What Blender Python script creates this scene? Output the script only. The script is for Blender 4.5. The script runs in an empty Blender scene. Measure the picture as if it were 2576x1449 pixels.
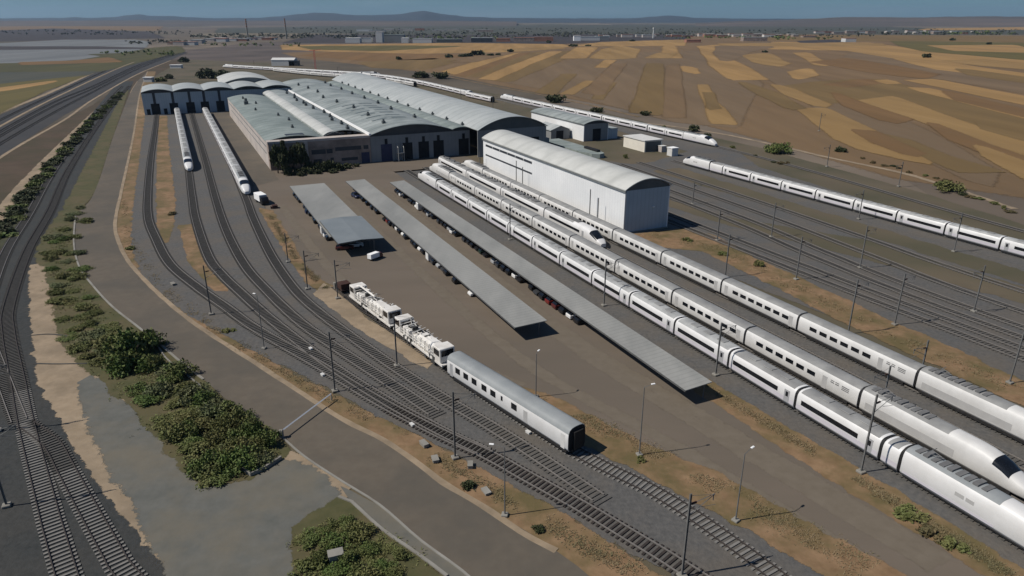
import bpy, math, random
from mathutils import Vector, noise as mnoise
from mathutils.geometry import tessellate_polygon
R = math.radians
rnd = random.Random(7)
SC = bpy.context.scene
COL = SC.collection

# ------------------------------------------------------------------ camera, light, sky
CAM_H = 50.0
PITCH = math.atan((724.5 - 48.0) / 1760.0)
cam_d = bpy.data.cameras.new('camera')
cam_d.sensor_width = 36.0
cam_d.lens = 1760.0 / 2576.0 * 36.0
cam_d.clip_start = 1.0
cam_d.clip_end = 60000.0
cam = bpy.data.objects.new('camera', cam_d)
cam.location = (0, 0, CAM_H)
cam.rotation_euler = (math.pi / 2 - PITCH, 0, 0)
COL.objects.link(cam)
SC.camera = cam

SUN_EL = R(50.0)
SUN_VEC = Vector((-0.976 * math.cos(SUN_EL), -0.217 * math.cos(SUN_EL), math.sin(SUN_EL)))
sun_d = bpy.data.lights.new('sun', 'SUN')
sun_d.energy = 4.5
sun_d.angle = R(0.5)
sun_d.color = (1.0, 0.94, 0.855)
sun = bpy.data.objects.new('sun', sun_d)
sun.rotation_euler = (-SUN_VEC).to_track_quat('-Z', 'Y').to_euler()
sun.location = (0, 0, 300)
COL.objects.link(sun)

world = bpy.data.worlds.new('World')
SC.world = world
world.use_nodes = True
wn = world.node_tree.nodes
wl = world.node_tree.links
wn.clear()
w_out = wn.new('ShaderNodeOutputWorld')
w_bg = wn.new('ShaderNodeBackground')
w_sky = wn.new('ShaderNodeTexSky')
w_sky.sky_type = 'NISHITA'
w_sky.sun_disc = False
w_sky.sun_elevation = SUN_EL
w_sky.sun_rotation = math.atan2(SUN_VEC.x, SUN_VEC.y)
w_sky.altitude = 500
w_sky.air_density = 1.0
w_sky.dust_density = 0.6
w_sky.ozone_density = 2.0
w_bg.inputs['Strength'].default_value = 0.05
w_mul = wn.new('ShaderNodeMix')
w_mul.data_type = 'RGBA'
w_mul.blend_type = 'MULTIPLY'
w_mul.inputs[0].default_value = 1.0
w_mul.inputs[7].default_value = (.40, .73, 1.05, 1)
wl.new(w_sky.outputs[0], w_mul.inputs[6])
w_tc = wn.new('ShaderNodeTexCoord')
w_mp = wn.new('ShaderNodeMapping')
w_mp.inputs['Scale'].default_value = (1.0, 1.0, 14.0)
w_nz = wn.new('ShaderNodeTexNoise')
w_nz.inputs['Scale'].default_value = 5.0
w_nz.inputs['Detail'].default_value = 5.0
w_rp = wn.new('ShaderNodeValToRGB')
w_rp.color_ramp.elements[0].position = .48
w_rp.color_ramp.elements[0].color = (0, 0, 0, 1)
w_rp.color_ramp.elements[1].position = .75
w_rp.color_ramp.elements[1].color = (.35, .35, .35, 1)
w_cl = wn.new('ShaderNodeMix')
w_cl.data_type = 'RGBA'
w_cl.inputs[7].default_value = (5.0, 6.3, 7.2, 1)
wl.new(w_tc.outputs['Generated'], w_mp.inputs['Vector'])
wl.new(w_mp.outputs[0], w_nz.inputs['Vector'])
wl.new(w_nz.outputs['Fac'], w_rp.inputs[0])
wl.new(w_rp.outputs[0], w_cl.inputs[0])
wl.new(w_mul.outputs[2], w_cl.inputs[6])
wl.new(w_cl.outputs[2], w_bg.inputs[0])
wl.new(w_bg.outputs[0], w_out.inputs[0])

SC.view_settings.view_transform = 'Standard'
SC.view_settings.look = 'None'
SC.view_settings.exposure = 0.0
SC.view_settings.gamma = 1.0

# ------------------------------------------------------------------ survey helpers
CP, SP = math.cos(PITCH), math.sin(PITCH)
YAW = R(25.3)                      # heading of the yard tracks
DV = (math.sin(YAW), -math.cos(YAW))
NV = (math.cos(YAW), math.sin(YAW))
RZ = math.atan2(DV[1], DV[0])      # local x runs along the tracks (s), local y to the right (n)

def P(u, v, z=0.0):
    """survey point of the site plan -> world xy at height z"""
    xr = (u - 1288.0) / 1760.0
    yr = -(v - 724.5) / 1760.0
    f = CP + SP * yr
    up = -SP + CP * yr
    t = (CAM_H - z) / -up
    return (xr * t, f * t)

def far_point(u, v, Y):
    xr = (u - 1288.0) / 1760.0
    yr = -(v - 724.5) / 1760.0
    f = CP + SP * yr
    up = -SP + CP * yr
    t = Y / f
    return (xr * t, Y, CAM_H + up * t)

def W(n, s):
    return (n * NV[0] + s * DV[0], n * NV[1] + s * DV[1])

def NS(x, y):
    return (x * NV[0] + y * NV[1], x * DV[0] + y * DV[1])

def Zp(off, pts, k=0.33267):
    return [P(off[0] + x * k, off[1] + y * k) for x, y in pts]

# ------------------------------------------------------------------ materials
def new_mat(name):
    m = bpy.data.materials.new(name)
    m.use_nodes = True
    return m, m.node_tree.nodes, m.node_tree.links, m.node_tree.nodes['Principled BSDF']

def ramp(nt, stops):
    r = nt.new('ShaderNodeValToRGB')
    el = r.color_ramp.elements
    while len(el) < len(stops):
        el.new(0.5)
    for e, (p, c) in zip(el, stops):
        e.position = p
        e.color = (c[0], c[1], c[2], 1)
    return r

def mat(name, c1, c2=None, scale=1.0, detail=6.0, rough=0.85, c3=None, s3=0.05, f3=0.6,
        bump=0.0, metal=0.0, spec=0.3, stretch=(1, 1, 1), rot=0.0, seams=None, seam_dark=0.8, lo=0.3, hi=0.7, sheen=None):
    m, n, l, b = new_mat(name)
    b.inputs['Roughness'].default_value = rough
    b.inputs['Metallic'].default_value = metal
    b.inputs['Specular IOR Level'].default_value = spec
    if c2 is None:
        c2 = tuple(x * 0.8 for x in c1)
    geo = n.new('ShaderNodeNewGeometry')
    mp = n.new('ShaderNodeMapping')
    mp.inputs['Scale'].default_value = stretch
    mp.inputs['Rotation'].default_value = (0, 0, rot)
    l.new(geo.outputs['Position'], mp.inputs['Vector'])
    nz = n.new('ShaderNodeTexNoise')
    nz.inputs['Scale'].default_value = scale
    nz.inputs['Detail'].default_value = detail
    nz.inputs['Roughness'].default_value = 0.6
    l.new(mp.outputs[0], nz.inputs['Vector'])
    r = ramp(n, [(lo, c1), (hi, c2)])
    l.new(nz.outputs['Fac'], r.inputs[0])
    out = r.outputs[0]
    if c3 is not None:
        n3 = n.new('ShaderNodeTexNoise')
        n3.inputs['Scale'].default_value = s3
        n3.inputs['Detail'].default_value = 5
        n3.inputs['Roughness'].default_value = 0.62
        l.new(mp.outputs[0], n3.inputs['Vector'])
        r3 = ramp(n, [(0.42, (0, 0, 0)), (0.62, (f3, f3, f3))])
        l.new(n3.outputs['Fac'], r3.inputs[0])
        mx = n.new('ShaderNodeMix')
        mx.data_type = 'RGBA'
        l.new(r3.outputs[0], mx.inputs[0])
        l.new(out, mx.inputs[6])
        mx.inputs[7].default_value = (*c3, 1)
        out = mx.outputs[2]
    if seams is not None:
        axis, per = seams
        tc = n.new('ShaderNodeTexCoord')
        wv = n.new('ShaderNodeTexWave')
        wv.wave_type = 'BANDS'
        wv.bands_direction = axis
        wv.inputs['Scale'].default_value = 0.314 / per * 1.0
        wv.inputs['Distortion'].default_value = 0.0
        l.new(tc.outputs['Object'], wv.inputs['Vector'])
        rs = ramp(n, [(0.0, (seam_dark,) * 3), (0.22, (1, 1, 1))])
        l.new(wv.outputs['Fac'], rs.inputs[0])
        mm = n.new('ShaderNodeMix')
        mm.data_type = 'RGBA'
        mm.blend_type = 'MULTIPLY'
        mm.inputs[0].default_value = 1.0
        l.new(out, mm.inputs[6])
        l.new(rs.outputs[0], mm.inputs[7])
        out = mm.outputs[2]
    l.new(out, b.inputs['Base Color'])
    if bump:
        bp = n.new('ShaderNodeBump')
        bp.inputs['Strength'].default_value = bump
        bp.inputs['Distance'].default_value = 0.2
        l.new(nz.outputs['Fac'], bp.inputs['Height'])
        l.new(bp.outputs[0], b.inputs['Normal'])
    return m

def glass(name, c, rough=0.15):
    m, n, l, b = new_mat(name)
    b.inputs['Roughness'].default_value = rough
    geo = n.new('ShaderNodeNewGeometry')
    nz = n.new('ShaderNodeTexNoise')
    nz.inputs['Scale'].default_value = 0.6
    l.new(geo.outputs['Position'], nz.inputs['Vector'])
    r = ramp(n, [(0.3, c), (0.7, tuple(x * 1.8 for x in c))])
    l.new(nz.outputs['Fac'], r.inputs[0])
    l.new(r.outputs[0], b.inputs['Base Color'])
    return m

M = {}
# ground kinds
M['plain'] = mat('plain', (.10, .075, .048), (.135, .105, .068), .02, 8, c3=(.07, .062, .035), s3=.006, f3=.8)
M['dirt'] = mat('dirt', (0.1568, 0.09604, 0.04975), (0.2508, 0.1617, 0.0909), .55, 8, c3=(0.09927, 0.08036, 0.03253), s3=.12, f3=.9, bump=.4)
M['dirt_far'] = mat('dirt_far', (.09, .073, .048), (.125, .1, .065), .12, 8, c3=(.06, .058, .033), s3=.03, f3=.8, bump=.2)
M['sand'] = mat('sand', (.23, .175, .115), (.31, .24, .165), .5, 8, c3=(.16, .125, .085), s3=.15, f3=.6, bump=.3)
M['gravel'] = mat('gravel', (.088, .09, .08), (.122, .121, .108), .5, 8, c3=(.14, .122, .09), s3=.09, f3=.7, bump=.2)
M['ballast'] = mat('ballast', (.068, .067, .065), (.108, .104, .098), 1.6, 9, c3=(.115, .096, .074), s3=.10, f3=.5, bump=.5)
M['ballast_dark'] = mat('ballast_dark', (.022, .025, .025), (.042, .044, .043), 1.4, 9, c3=(.05, .046, .04), s3=.12, f3=.4, bump=.5)
M['yard'] = mat('yard', (0.1177, 0.09455, 0.07246), (0.1492, 0.1209, 0.09301), .06, 10, c3=(0.1019, 0.08615, 0.06705), s3=.035, f3=.6, bump=.05, stretch=(.35, 1, 1), rot=-RZ)
M['road'] = mat('road', (0.09922, 0.08236, 0.06296), (0.1191, 0.1002, 0.07696), .6, 8, c3=(0.07937, 0.07123, 0.0583), s3=.06, f3=.8, bump=.1)
M['concrete'] = mat('concrete', (0.2132, 0.205, 0.1804), (0.2788, 0.2665, 0.2378), 1.2, 6, c3=(0.1476, 0.1353, 0.1148), s3=.3, f3=.6)
M['highway'] = mat('highway', (0.03224, 0.03224, 0.03348), (0.0434, 0.04216, 0.04216), .3, 6, c3=(0.0527, 0.04836, 0.04464), s3=.05, f3=.5)
M['grass'] = mat('grass', (.052, .055, .02), (.082, .075, .032), .5, 8, c3=(.10, .078, .04), s3=.13, f3=.75, bump=.4)
M['green_dark'] = mat('green_dark', (.028, .033, .016), (.05, .052, .025), .4, 8, c3=(.06, .055, .03), s3=.1, f3=.6, bump=.4)
M['slope'] = mat('slope', (0.0612, 0.04092, 0.0252), (0.0828, 0.05808, 0.036), .15, 8, c3=(0.0468, 0.0396, 0.0192), s3=.05, f3=.8)
# fields
def field_mat(name, a, b_, c3, sc=.03):
    return mat(name, a, b_, .06, 10, c3=c3, s3=.02, f3=.55, stretch=(1, .09, 1), rot=R(-12), lo=.36, hi=.64)
M['f_brown'] = field_mat('f_brown', (0.1398, 0.08891, 0.04344), (0.1776, 0.1143, 0.05758), (0.1123, 0.07409, 0.03839))
M['f_grey'] = field_mat('f_grey', (0.1377, 0.09271, 0.05051), (0.1692, 0.1153, 0.06466), (0.1144, 0.07977, 0.04647))
M['f_tan'] = field_mat('f_tan', (0.253, 0.1535, 0.0549), (0.33, 0.2009, 0.0774), (0.187, 0.1154, 0.0459))
M['f_gold'] = field_mat('f_gold', (0.2159, 0.1325, 0.0476), (0.2762, 0.1748, 0.06854), (0.1758, 0.1104, 0.04379))
M['f_rust'] = field_mat('f_rust', (0.1406, 0.0782, 0.02867), (0.1787, 0.1024, 0.04032), (0.1155, 0.07262, 0.03226))
M['f_olive'] = field_mat('f_olive', (0.1372, 0.08796, 0.03237), (0.1734, 0.1119, 0.04379), (0.1097, 0.07397, 0.03046))
M['f_green'] = field_mat('f_green', (.055, .052, .018), (.078, .07, .025), (.045, .045, .02))
M['f_yellow'] = field_mat('f_yellow', (.092, .074, .02), (.118, .094, .03), (.07, .062, .02))
M['f_pale'] = field_mat('f_pale', (0.1292, 0.136, 0.1394), (0.1632, 0.17, 0.17), (0.0952, 0.102, 0.1054), .02)
M['f_purple'] = field_mat('f_purple', (.038, .032, .032), (.055, .044, .042), (.03, .029, .03))
M['f_dark'] = field_mat('f_dark', (.05, .052, .038), (.07, .068, .05), (.045, .05, .042))
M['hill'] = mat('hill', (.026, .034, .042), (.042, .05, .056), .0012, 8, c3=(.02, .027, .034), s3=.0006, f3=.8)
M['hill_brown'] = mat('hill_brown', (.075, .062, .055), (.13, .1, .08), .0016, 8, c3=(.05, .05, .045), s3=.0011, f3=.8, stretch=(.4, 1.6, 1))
# track
M['rail'] = mat('rail', (0.1625, 0.15, 0.1375), (0.225, 0.2063, 0.1875), 2.0, 4, rough=.55, metal=.2)
M['rail_rusty'] = mat('rail_rusty', (.035, .03, .028), (.055, .045, .04), 2.0, 4, rough=.7)
M['sleeper'] = mat('sleeper', (.15, .145, .135), (.2, .19, .175), 1.5, 5)
M['sleeper_dusty'] = mat('sleeper_dusty', (0.06624, 0.06256, 0.05704), (0.0966, 0.09108, 0.0828), 1.5, 5)
M['sleeper_wood'] = mat('sleeper_wood', (.022, .018, .017), (.042, .034, .03), 1.8, 5)
# trains
M['white'] = mat('train_white', (.70, .695, .685), (.64, .635, .625), .35, 5, rough=.4, spec=.4, c3=(.57, .56, .54), s3=.3, f3=.45)
M['white_b'] = mat('train_white_dull', (.66, .65, .63), (.58, .575, .555), .3, 5, rough=.45, c3=(.47, .46, .44), s3=.22, f3=.5)
M['roof_pale'] = mat('train_roof_pale', (.33, .335, .33), (.40, .405, .395), .5, 5, rough=.65, c3=(.23, .235, .235), s3=.35, f3=.7)
M['roof_grey'] = mat('train_roof_grey', (.22, .22, .215), (.29, .29, .28), .5, 5, rough=.6, c3=(.17, .17, .168), s3=.3, f3=.6)
M['roof_blue'] = mat('coach_roof', (0.2376, 0.255, 0.2592), (0.2808, 0.295, 0.2976), .4, 5, rough=.55, c3=(0.2052, 0.22, 0.2256), s3=.3, f3=.6)
M['lilac'] = mat('train_lilac', (.50, .475, .51), (.55, .525, .555), .4, 4, rough=.45)
M['band_grey'] = mat('train_band_grey', (.36, .355, .345), (.42, .415, .405), .5, 4, rough=.45)
M['vent'] = mat('train_vent', (.11, .11, .11), (.16, .16, .16), 1, 4)
M['under'] = mat('train_under', (.012, .012, .012), (.028, .026, .025), 1.5, 5)
M['win'] = glass('train_glass', (.006, .007, .009))
M['door_grey'] = mat('train_door', (.30, .305, .31), (.36, .36, .365), .6, 4, rough=.4)
M['black'] = mat('rubber', (.01, .01, .011), (.018, .018, .018), 2, 4, rough=.7)
# buildings
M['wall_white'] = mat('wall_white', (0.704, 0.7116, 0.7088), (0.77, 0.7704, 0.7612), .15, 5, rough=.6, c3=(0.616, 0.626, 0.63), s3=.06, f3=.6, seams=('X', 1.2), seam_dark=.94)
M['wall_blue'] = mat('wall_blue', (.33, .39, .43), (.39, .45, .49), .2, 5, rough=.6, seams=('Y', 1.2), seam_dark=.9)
M['wall_cream'] = mat('wall_cream', (.42, .375, .34), (.5, .45, .41), .25, 6, c3=(.33, .29, .27), s3=.15, f3=.6)
M['wall_brown'] = mat('wall_brown', (.28, .22, .185), (.345, .275, .235), .3, 6, c3=(.16, .125, .105), s3=.2, f3=.8)
M['wall_grey'] = mat('wall_grey', (0.2046, 0.2139, 0.217), (0.248, 0.2542, 0.2542), .2, 5, seams=('Y', 1.5), seam_dark=.92)
M['roof_old'] = mat('roof_old', (0.2124, 0.2478, 0.2336), (0.2655, 0.2974, 0.2808), .25, 7, rough=.6, c3=(0.1593, 0.1888, 0.177), s3=.08, f3=.8, seams=('X', 6.0), seam_dark=.82)
M['roof_mid'] = mat('roof_mid', (0.2745, 0.3026, 0.2928), (0.3355, 0.3599, 0.3465), .2, 7, rough=.55, c3=(0.183, 0.2074, 0.2013), s3=.07, f3=.9, seams=('X', 6.0), seam_dark=.78)
M['roof_new'] = mat('roof_new', (.36, .38, .372), (.42, .437, .425), .2, 6, rough=.5, c3=(.30, .322, .316), s3=.07, f3=.7, seams=('X', 6.0), seam_dark=.86)
M['roof_shed'] = mat('roof_shed', (.45, .455, .43), (.53, .53, .50), .2, 6, rough=.5, c3=(.39, .395, .37), s3=.09, f3=.7, seams=('X', 9.0), seam_dark=.9)
M['gable_dark'] = mat('gable_dark', (.03, .034, .042), (.05, .055, .062), .3, 5, rough=.5)
M['gable_grey'] = mat('gable_grey', (.07, .08, .082), (.10, .11, .112), .3, 5, rough=.5)
M['skylight'] = mat('skylight', (.095, .115, .11), (.13, .15, .145), .5, 4, rough=.4)
M['trim'] = mat('trim_dark', (.12, .13, .13), (.17, .18, .18), .5, 4)
M['trim_pale'] = mat('trim_pale', (.5, .5, .48), (.58, .57, .55), .5, 4)
M['opening'] = mat('opening_dark', (.008, .009, .011), (.016, .017, .019), .6, 4)
M['door_navy'] = mat('door_navy', (.03, .035, .075), (.045, .05, .095), .5, 4)
M['canopy'] = mat('canopy_sheet', (.245, .245, .23), (.285, .284, .266), .25, 7, rough=.6, c3=(.195, .198, .187), s3=.1, f3=.8, seams=('X', 1.0), seam_dark=.88, stretch=(1, .35, 1), rot=RZ)
M['canopy_blue'] = mat('canopy_sheet_blue', (.17, .19, .20), (.20, .22, .228), .25, 6, rough=.5, c3=(.145, .165, .175), s3=.1, f3=.7, seams=('X', 1.0), seam_dark=.93)
M['steel'] = mat('steel', (.085, .088, .088), (.13, .13, .128), .8, 5, rough=.55, metal=.2)
M['steel_mast'] = mat('steel_mast', (.12, .122, .12), (.17, .17, .165), .8, 5, rough=.55, metal=.1)
M['steel_pale'] = mat('steel_pale', (.26, .265, .265), (.33, .33, .325), .8, 5, rough=.5, metal=.2)
M['machine'] = mat('machine_paint', (.64, .62, .58), (.72, .70, .66), .8, 6, rough=.5, c3=(.48, .44, .39), s3=.6, f3=.5)
M['machine_dark'] = mat('machine_dark', (.03, .032, .032), (.07, .068, .065), 1.2, 5)
M['rust'] = mat('rust', (.035, .016, .013), (.06, .028, .02), 1.2, 6)
M['lamp_white'] = mat('lamp_white', (.75, .75, .74), (.8, .8, .79), 1, 3)
M['red'] = mat('paint_red', (.36, .055, .06), (.42, .075, .08), 1, 4)
M['brick'] = mat('brick_far', (.25, .12, .08), (.32, .16, .11), .1, 4)
M['bark'] = mat('bark', (.05, .04, .03), (.085, .068, .05), 2, 6)
def leaf(name, a, b_, c3):
    return mat(name, a, b_, 1.1, 5, rough=.7, c3=c3, s3=.35, f3=.8, spec=.2)
M['leaf_green'] = leaf('leaf_green', (0.06, 0.102, 0.024), (0.108, 0.144, 0.0408), (0.132, 0.132, 0.0504))
M['leaf_olive'] = leaf('leaf_olive', (0.0864, 0.102, 0.0312), (0.132, 0.144, 0.0504), (0.15, 0.138, 0.0552))
M['leaf_dark'] = leaf('leaf_dark', (.03, .042, .017), (.056, .066, .028), (.06, .06, .03))
M['leaf_grey'] = leaf('leaf_grey', (.085, .105, .045), (.12, .135, .065), (.13, .13, .06))
M['leaf_brown'] = leaf('leaf_brown', (.10, .075, .036), (.145, .108, .052), (.085, .08, .04))
M['leaf_far'] = leaf('leaf_far', (.05, .058, .042), (.08, .086, .062), (.085, .082, .06))
M['straw'] = mat('straw', (.17, .125, .07), (.235, .175, .10), 1.5, 4, c3=(.10, .098, .045), s3=.2, f3=.8)

# ------------------------------------------------------------------ mesh helpers
class MB:
    def __init__(s):
        s.v = []; s.f = []; s.mi = []; s.sm = []
    def add(s, vs, fs, mi=0, smooth=False):
        o = len(s.v)
        s.v.extend([tuple(p) for p in vs])
        for f in fs:
            s.f.append(tuple(i + o for i in f)); s.mi.append(mi); s.sm.append(smooth)
    def box(s, x0, x1, y0, y1, z0, z1, mi=0, bev=0.0):
        if bev <= 0:
            vs = [(x0, y0, z0), (x1, y0, z0), (x1, y1, z0), (x0, y1, z0), (x0, y0, z1), (x1, y0, z1), (x1, y1, z1), (x0, y1, z1)]
            s.add(vs, [(3, 2, 1, 0), (4, 5, 6, 7), (0, 1, 5, 4), (1, 2, 6, 5), (2, 3, 7, 6), (3, 0, 4, 7)], mi)
        else:
            b = bev
            rings = []
            for z, i in ((z0, b), (z0 + b, 0), (z1 - b, 0), (z1, b)):
                rings.append([(x0 + i, y0 + b, z), (x0 + b, y0 + i, z), (x1 - b, y0 + i, z), (x1 - i, y0 + b, z),
                              (x1 - i, y1 - b, z), (x1 - b, y1 - i, z), (x0 + b, y1 - i, z), (x0 + i, y1 - b, z)])
            s.loft(rings, mi, True, False)
    def loft(s, rings, mi=0, caps=True, smooth=True, closed=True):
        n = len(rings[0]); vs = [p for r in rings for p in r]; fs = []
        for i in range(len(rings) - 1):
            for j in range(n if closed else n - 1):
                k = (j + 1) % n
                fs.append((i * n + j, i * n + k, (i + 1) * n + k, (i + 1) * n + j))
        s.add(vs, fs, mi, smooth)
        if caps and closed:
            s.add(rings[0], [tuple(range(n - 1, -1, -1))], mi)
            s.add(rings[-1], [tuple(range(n))], mi)
    def cyl(s, p0, p1, r0, r1=None, n=8, mi=0):
        r1 = r0 if r1 is None else r1
        p0 = Vector(p0); p1 = Vector(p1); d = (p1 - p0).normalized()
        a = Vector((0, 0, 1)) if abs(d.z) < .9 else Vector((1, 0, 0))
        x = d.cross(a).normalized(); y = d.cross(x)
        rings = []
        for p, r in ((p0, r0), (p1, r1)):
            rings.append([tuple(p + (x * math.cos(2 * math.pi * k / n) + y * math.sin(2 * math.pi * k / n)) * r) for k in range(n)])
        s.loft(rings, mi, True, n > 6)
    def bar(s, p0, p1, w, h=None, mi=0):
        s.cyl(p0, p1, w * .707, w * .707, 4, mi)
    def mesh(s, name, mats):
        me = bpy.data.meshes.new(name)
        me.from_pydata(s.v, [], s.f)
        if not isinstance(mats, (list, tuple)):
            mats = [mats]
        for m in mats:
            me.materials.append(m)
        me.polygons.foreach_set('material_index', s.mi)
        me.polygons.foreach_set('use_smooth', s.sm)
        me.update()
        return me

def link(name, me, parent=None, loc=(0, 0, 0), rz=0.0, sc=None):
    o = bpy.data.objects.new(name, me)
    COL.objects.link(o)
    o.location = loc
    o.rotation_euler = (0, 0, rz)
    if sc: o.scale = sc
    if parent: o.parent = parent
    return o

def tag(o, label=None, cat=None, group=None, kind=None):
    if label: o['label'] = label
    if cat: o['category'] = cat
    if group: o['group'] = group
    if kind: o['kind'] = kind
    return o

def thing(name, label, cat, loc=(0, 0, 0), rz=0.0, group=None):
    o = bpy.data.objects.new(name, None)
    o.empty_display_size = 1
    COL.objects.link(o)
    o.location = loc
    o.rotation_euler = (0, 0, rz)
    return tag(o, label, cat, group)

def at(n, s, z=0.0):
    x, y = W(n, s)
    return (x, y, z)

ORD = ['first', 'second', 'third', 'fourth', 'fifth', 'sixth', 'seventh', 'eighth', 'ninth', 'tenth', 'eleventh', 'twelfth',
       'thirteenth', 'fourteenth', 'fifteenth', 'sixteenth', 'seventeenth', 'eighteenth', 'nineteenth', 'twentieth']
def ordn(i):
    if i < 20: return ORD[i]
    t = {2: 'twenty', 3: 'thirty', 4: 'forty', 5: 'fifty', 6: 'sixty', 7: 'seventy', 8: 'eighty'}
    k = i + 1
    if k % 10 == 0: return {3: 'thirtieth', 4: 'fortieth', 5: 'fiftieth', 6: 'sixtieth', 7: 'seventieth', 8: 'eightieth'}[k // 10]
    return t[k // 10] + '-' + ORD[k % 10 - 1]

# ------------------------------------------------------------------ ground sheets
_fm = {}
def feathered(m):
    if m.name in _fm: return _fm[m.name]
    c = m.copy(); c.name = m.name + '_edge'
    n = c.node_tree.nodes; l = c.node_tree.links
    b = n['Principled BSDF']; out = n['Material Output']
    at_ = n.new('ShaderNodeAttribute'); at_.attribute_name = 'edge'
    geo = n.new('ShaderNodeNewGeometry')
    nz = n.new('ShaderNodeTexNoise'); nz.inputs['Scale'].default_value = .7; nz.inputs['Detail'].default_value = 12; nz.inputs['Roughness'].default_value = .85
    l.new(geo.outputs['Position'], nz.inputs['Vector'])
    a = n.new('ShaderNodeMath'); a.operation = 'MULTIPLY_ADD'; a.inputs[1].default_value = 1.9; a.inputs[2].default_value = -.95
    l.new(nz.outputs['Fac'], a.inputs[0])
    s_ = n.new('ShaderNodeMath'); s_.operation = 'ADD'
    l.new(at_.outputs['Fac'], s_.inputs[0]); l.new(a.outputs[0], s_.inputs[1])
    mr = n.new('ShaderNodeMath'); mr.operation = 'GREATER_THAN'; mr.inputs[1].default_value = .5
    l.new(s_.outputs[0], mr.inputs[0])
    # fully opaque inside, fully clear at the rim
    mx = n.new('ShaderNodeMath'); mx.operation = 'GREATER_THAN'; mx.inputs[1].default_value = .995
    l.new(at_.outputs['Fac'], mx.inputs[0])
    mm = n.new('ShaderNodeMath'); mm.operation = 'MAXIMUM'
    l.new(mr.outputs[0], mm.inputs[0]); l.new(mx.outputs[0], mm.inputs[1])
    tr = n.new('ShaderNodeBsdfTransparent'); ms = n.new('ShaderNodeMixShader')
    l.new(mm.outputs[0], ms.inputs[0]); l.new(tr.outputs[0], ms.inputs[1]); l.new(b.outputs[0], ms.inputs[2])
    l.new(ms.outputs[0], out.inputs['Surface'])
    _fm[m.name] = c
    return c

def densify(pts, step):
    out = []
    for i in range(len(pts)):
        a = pts[i]; b = pts[(i + 1) % len(pts)]
        d = math.hypot(b[0] - a[0], b[1] - a[1])
        k = max(1, int(d / step))
        for j in range(k):
            t = j / k
            out.append((a[0] + (b[0] - a[0]) * t, a[1] + (b[1] - a[1]) * t))
    return out

def sheet(name, pts, z, m, jit=0.0, step=2.0, freq=0.25, kind='structure', feather=None):
    if feather is None: feather = min(1.4, jit * 2.2)
    if jit > 0:
        pts = densify(pts, step)
        q = []
        for x, y in pts:
            dx = mnoise.noise(Vector((x * freq, y * freq, 3.1))) + .5 * mnoise.noise(Vector((x * freq * 3, y * freq * 3, 7.7)))
            dy = mnoise.noise(Vector((x * freq, y * freq, 13.1))) + .5 * mnoise.noise(Vector((x * freq * 3, y * freq * 3, 17.7)))
            q.append((x + dx * jit, y + dy * jit))
        pts = q
    area = sum(pts[i][0] * pts[(i + 1) % len(pts)][1] - pts[(i + 1) % len(pts)][0] * pts[i][1] for i in range(len(pts)))
    if area < 0: pts = pts[::-1]
    tris = tessellate_polygon([[Vector((x, y, 0)) for x, y in pts]])
    mb = MB()
    n = len(pts)
    mb.add([(x, y, z) for x, y in pts], [])
    for t in tris:
        a, b, c = [Vector((*pts[i], 0)) for i in t]
        if (b - a).cross(c - a).z < 0: t = (t[0], t[2], t[1])
        mb.f.append(tuple(t)); mb.mi.append(0); mb.sm.append(False)
    if feather > 0:
        for i in range(n):
            a = Vector(pts[i - 1]); b = Vector(pts[i]); c = Vector(pts[(i + 1) % n])
            d = (c - a)
            d = d.normalized() if d.length > 1e-6 else Vector((1, 0))
            w = feather * (.7 + .6 * (mnoise.noise(Vector((b.x * freq, b.y * freq, 21.0))) + .5))
            mb.v.append((b.x + d.y * w, b.y - d.x * w, z - .003))
        for i in range(n):
            j = (i + 1) % n
            mb.f.append((i, n + i, n + j, j)); mb.mi.append(0); mb.sm.append(False)
    me = mb.mesh(name, feathered(m) if feather > 0 else m)
    if feather > 0:
        at_ = me.attributes.new('edge', 'FLOAT', 'POINT')
        at_.data.foreach_set('value', [1.0] * n + [0.0] * n)
    o = link(name, me)
    if kind: o['kind'] = kind
    return o

def resample(pts, step):
    """Catmull-Rom through pts, evenly spaced"""
    fine = []
    n = len(pts)
    for i in range(n - 1):
        p0 = pts[max(0, i - 1)]; p1 = pts[i]; p2 = pts[i + 1]; p3 = pts[min(n - 1, i + 2)]
        if i == 0: p0 = (2 * p1[0] - p2[0], 2 * p1[1] - p2[1])
        if i == n - 2: p3 = (2 * p2[0] - p1[0], 2 * p2[1] - p1[1])
        d = math.hypot(p2[0] - p1[0], p2[1] - p1[1])
        k = max(2, int(d / 0.5)) if d < 400 else 200
        for j in range(k):
            t = j / k
            a = []
            for c in (0, 1):
                a.append(.5 * (2 * p1[c] + (p2[c] - p0[c]) * t + (2 * p0[c] - 5 * p1[c] + 4 * p2[c] - p3[c]) * t * t + (3 * p1[c] - p0[c] - 3 * p2[c] + p3[c]) * t ** 3))
            fine.append(tuple(a))
    fine.append(tuple(pts[-1]))
    out = [fine[0]]; acc = 0.0; nxt = step
    for i in range(1, len(fine)):
        a = fine[i - 1]; b = fine[i]
        d = math.hypot(b[0] - a[0], b[1] - a[1])
        while d > 0 and acc + d >= nxt:
            t = (nxt - acc) / d
            out.append((a[0] + (b[0] - a[0]) * t, a[1] + (b[1] - a[1]) * t))
            nxt += step
        acc += d
    return out

def normals(pts):
    res = []
    for i in range(len(pts)):
        a = pts[max(0, i - 1)]; b = pts[min(len(pts) - 1, i + 1)]
        dx, dy = b[0] - a[0], b[1] - a[1]
        l = math.hypot(dx, dy) or 1
        res.append((-dy / l, dx / l))
    return res

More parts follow.
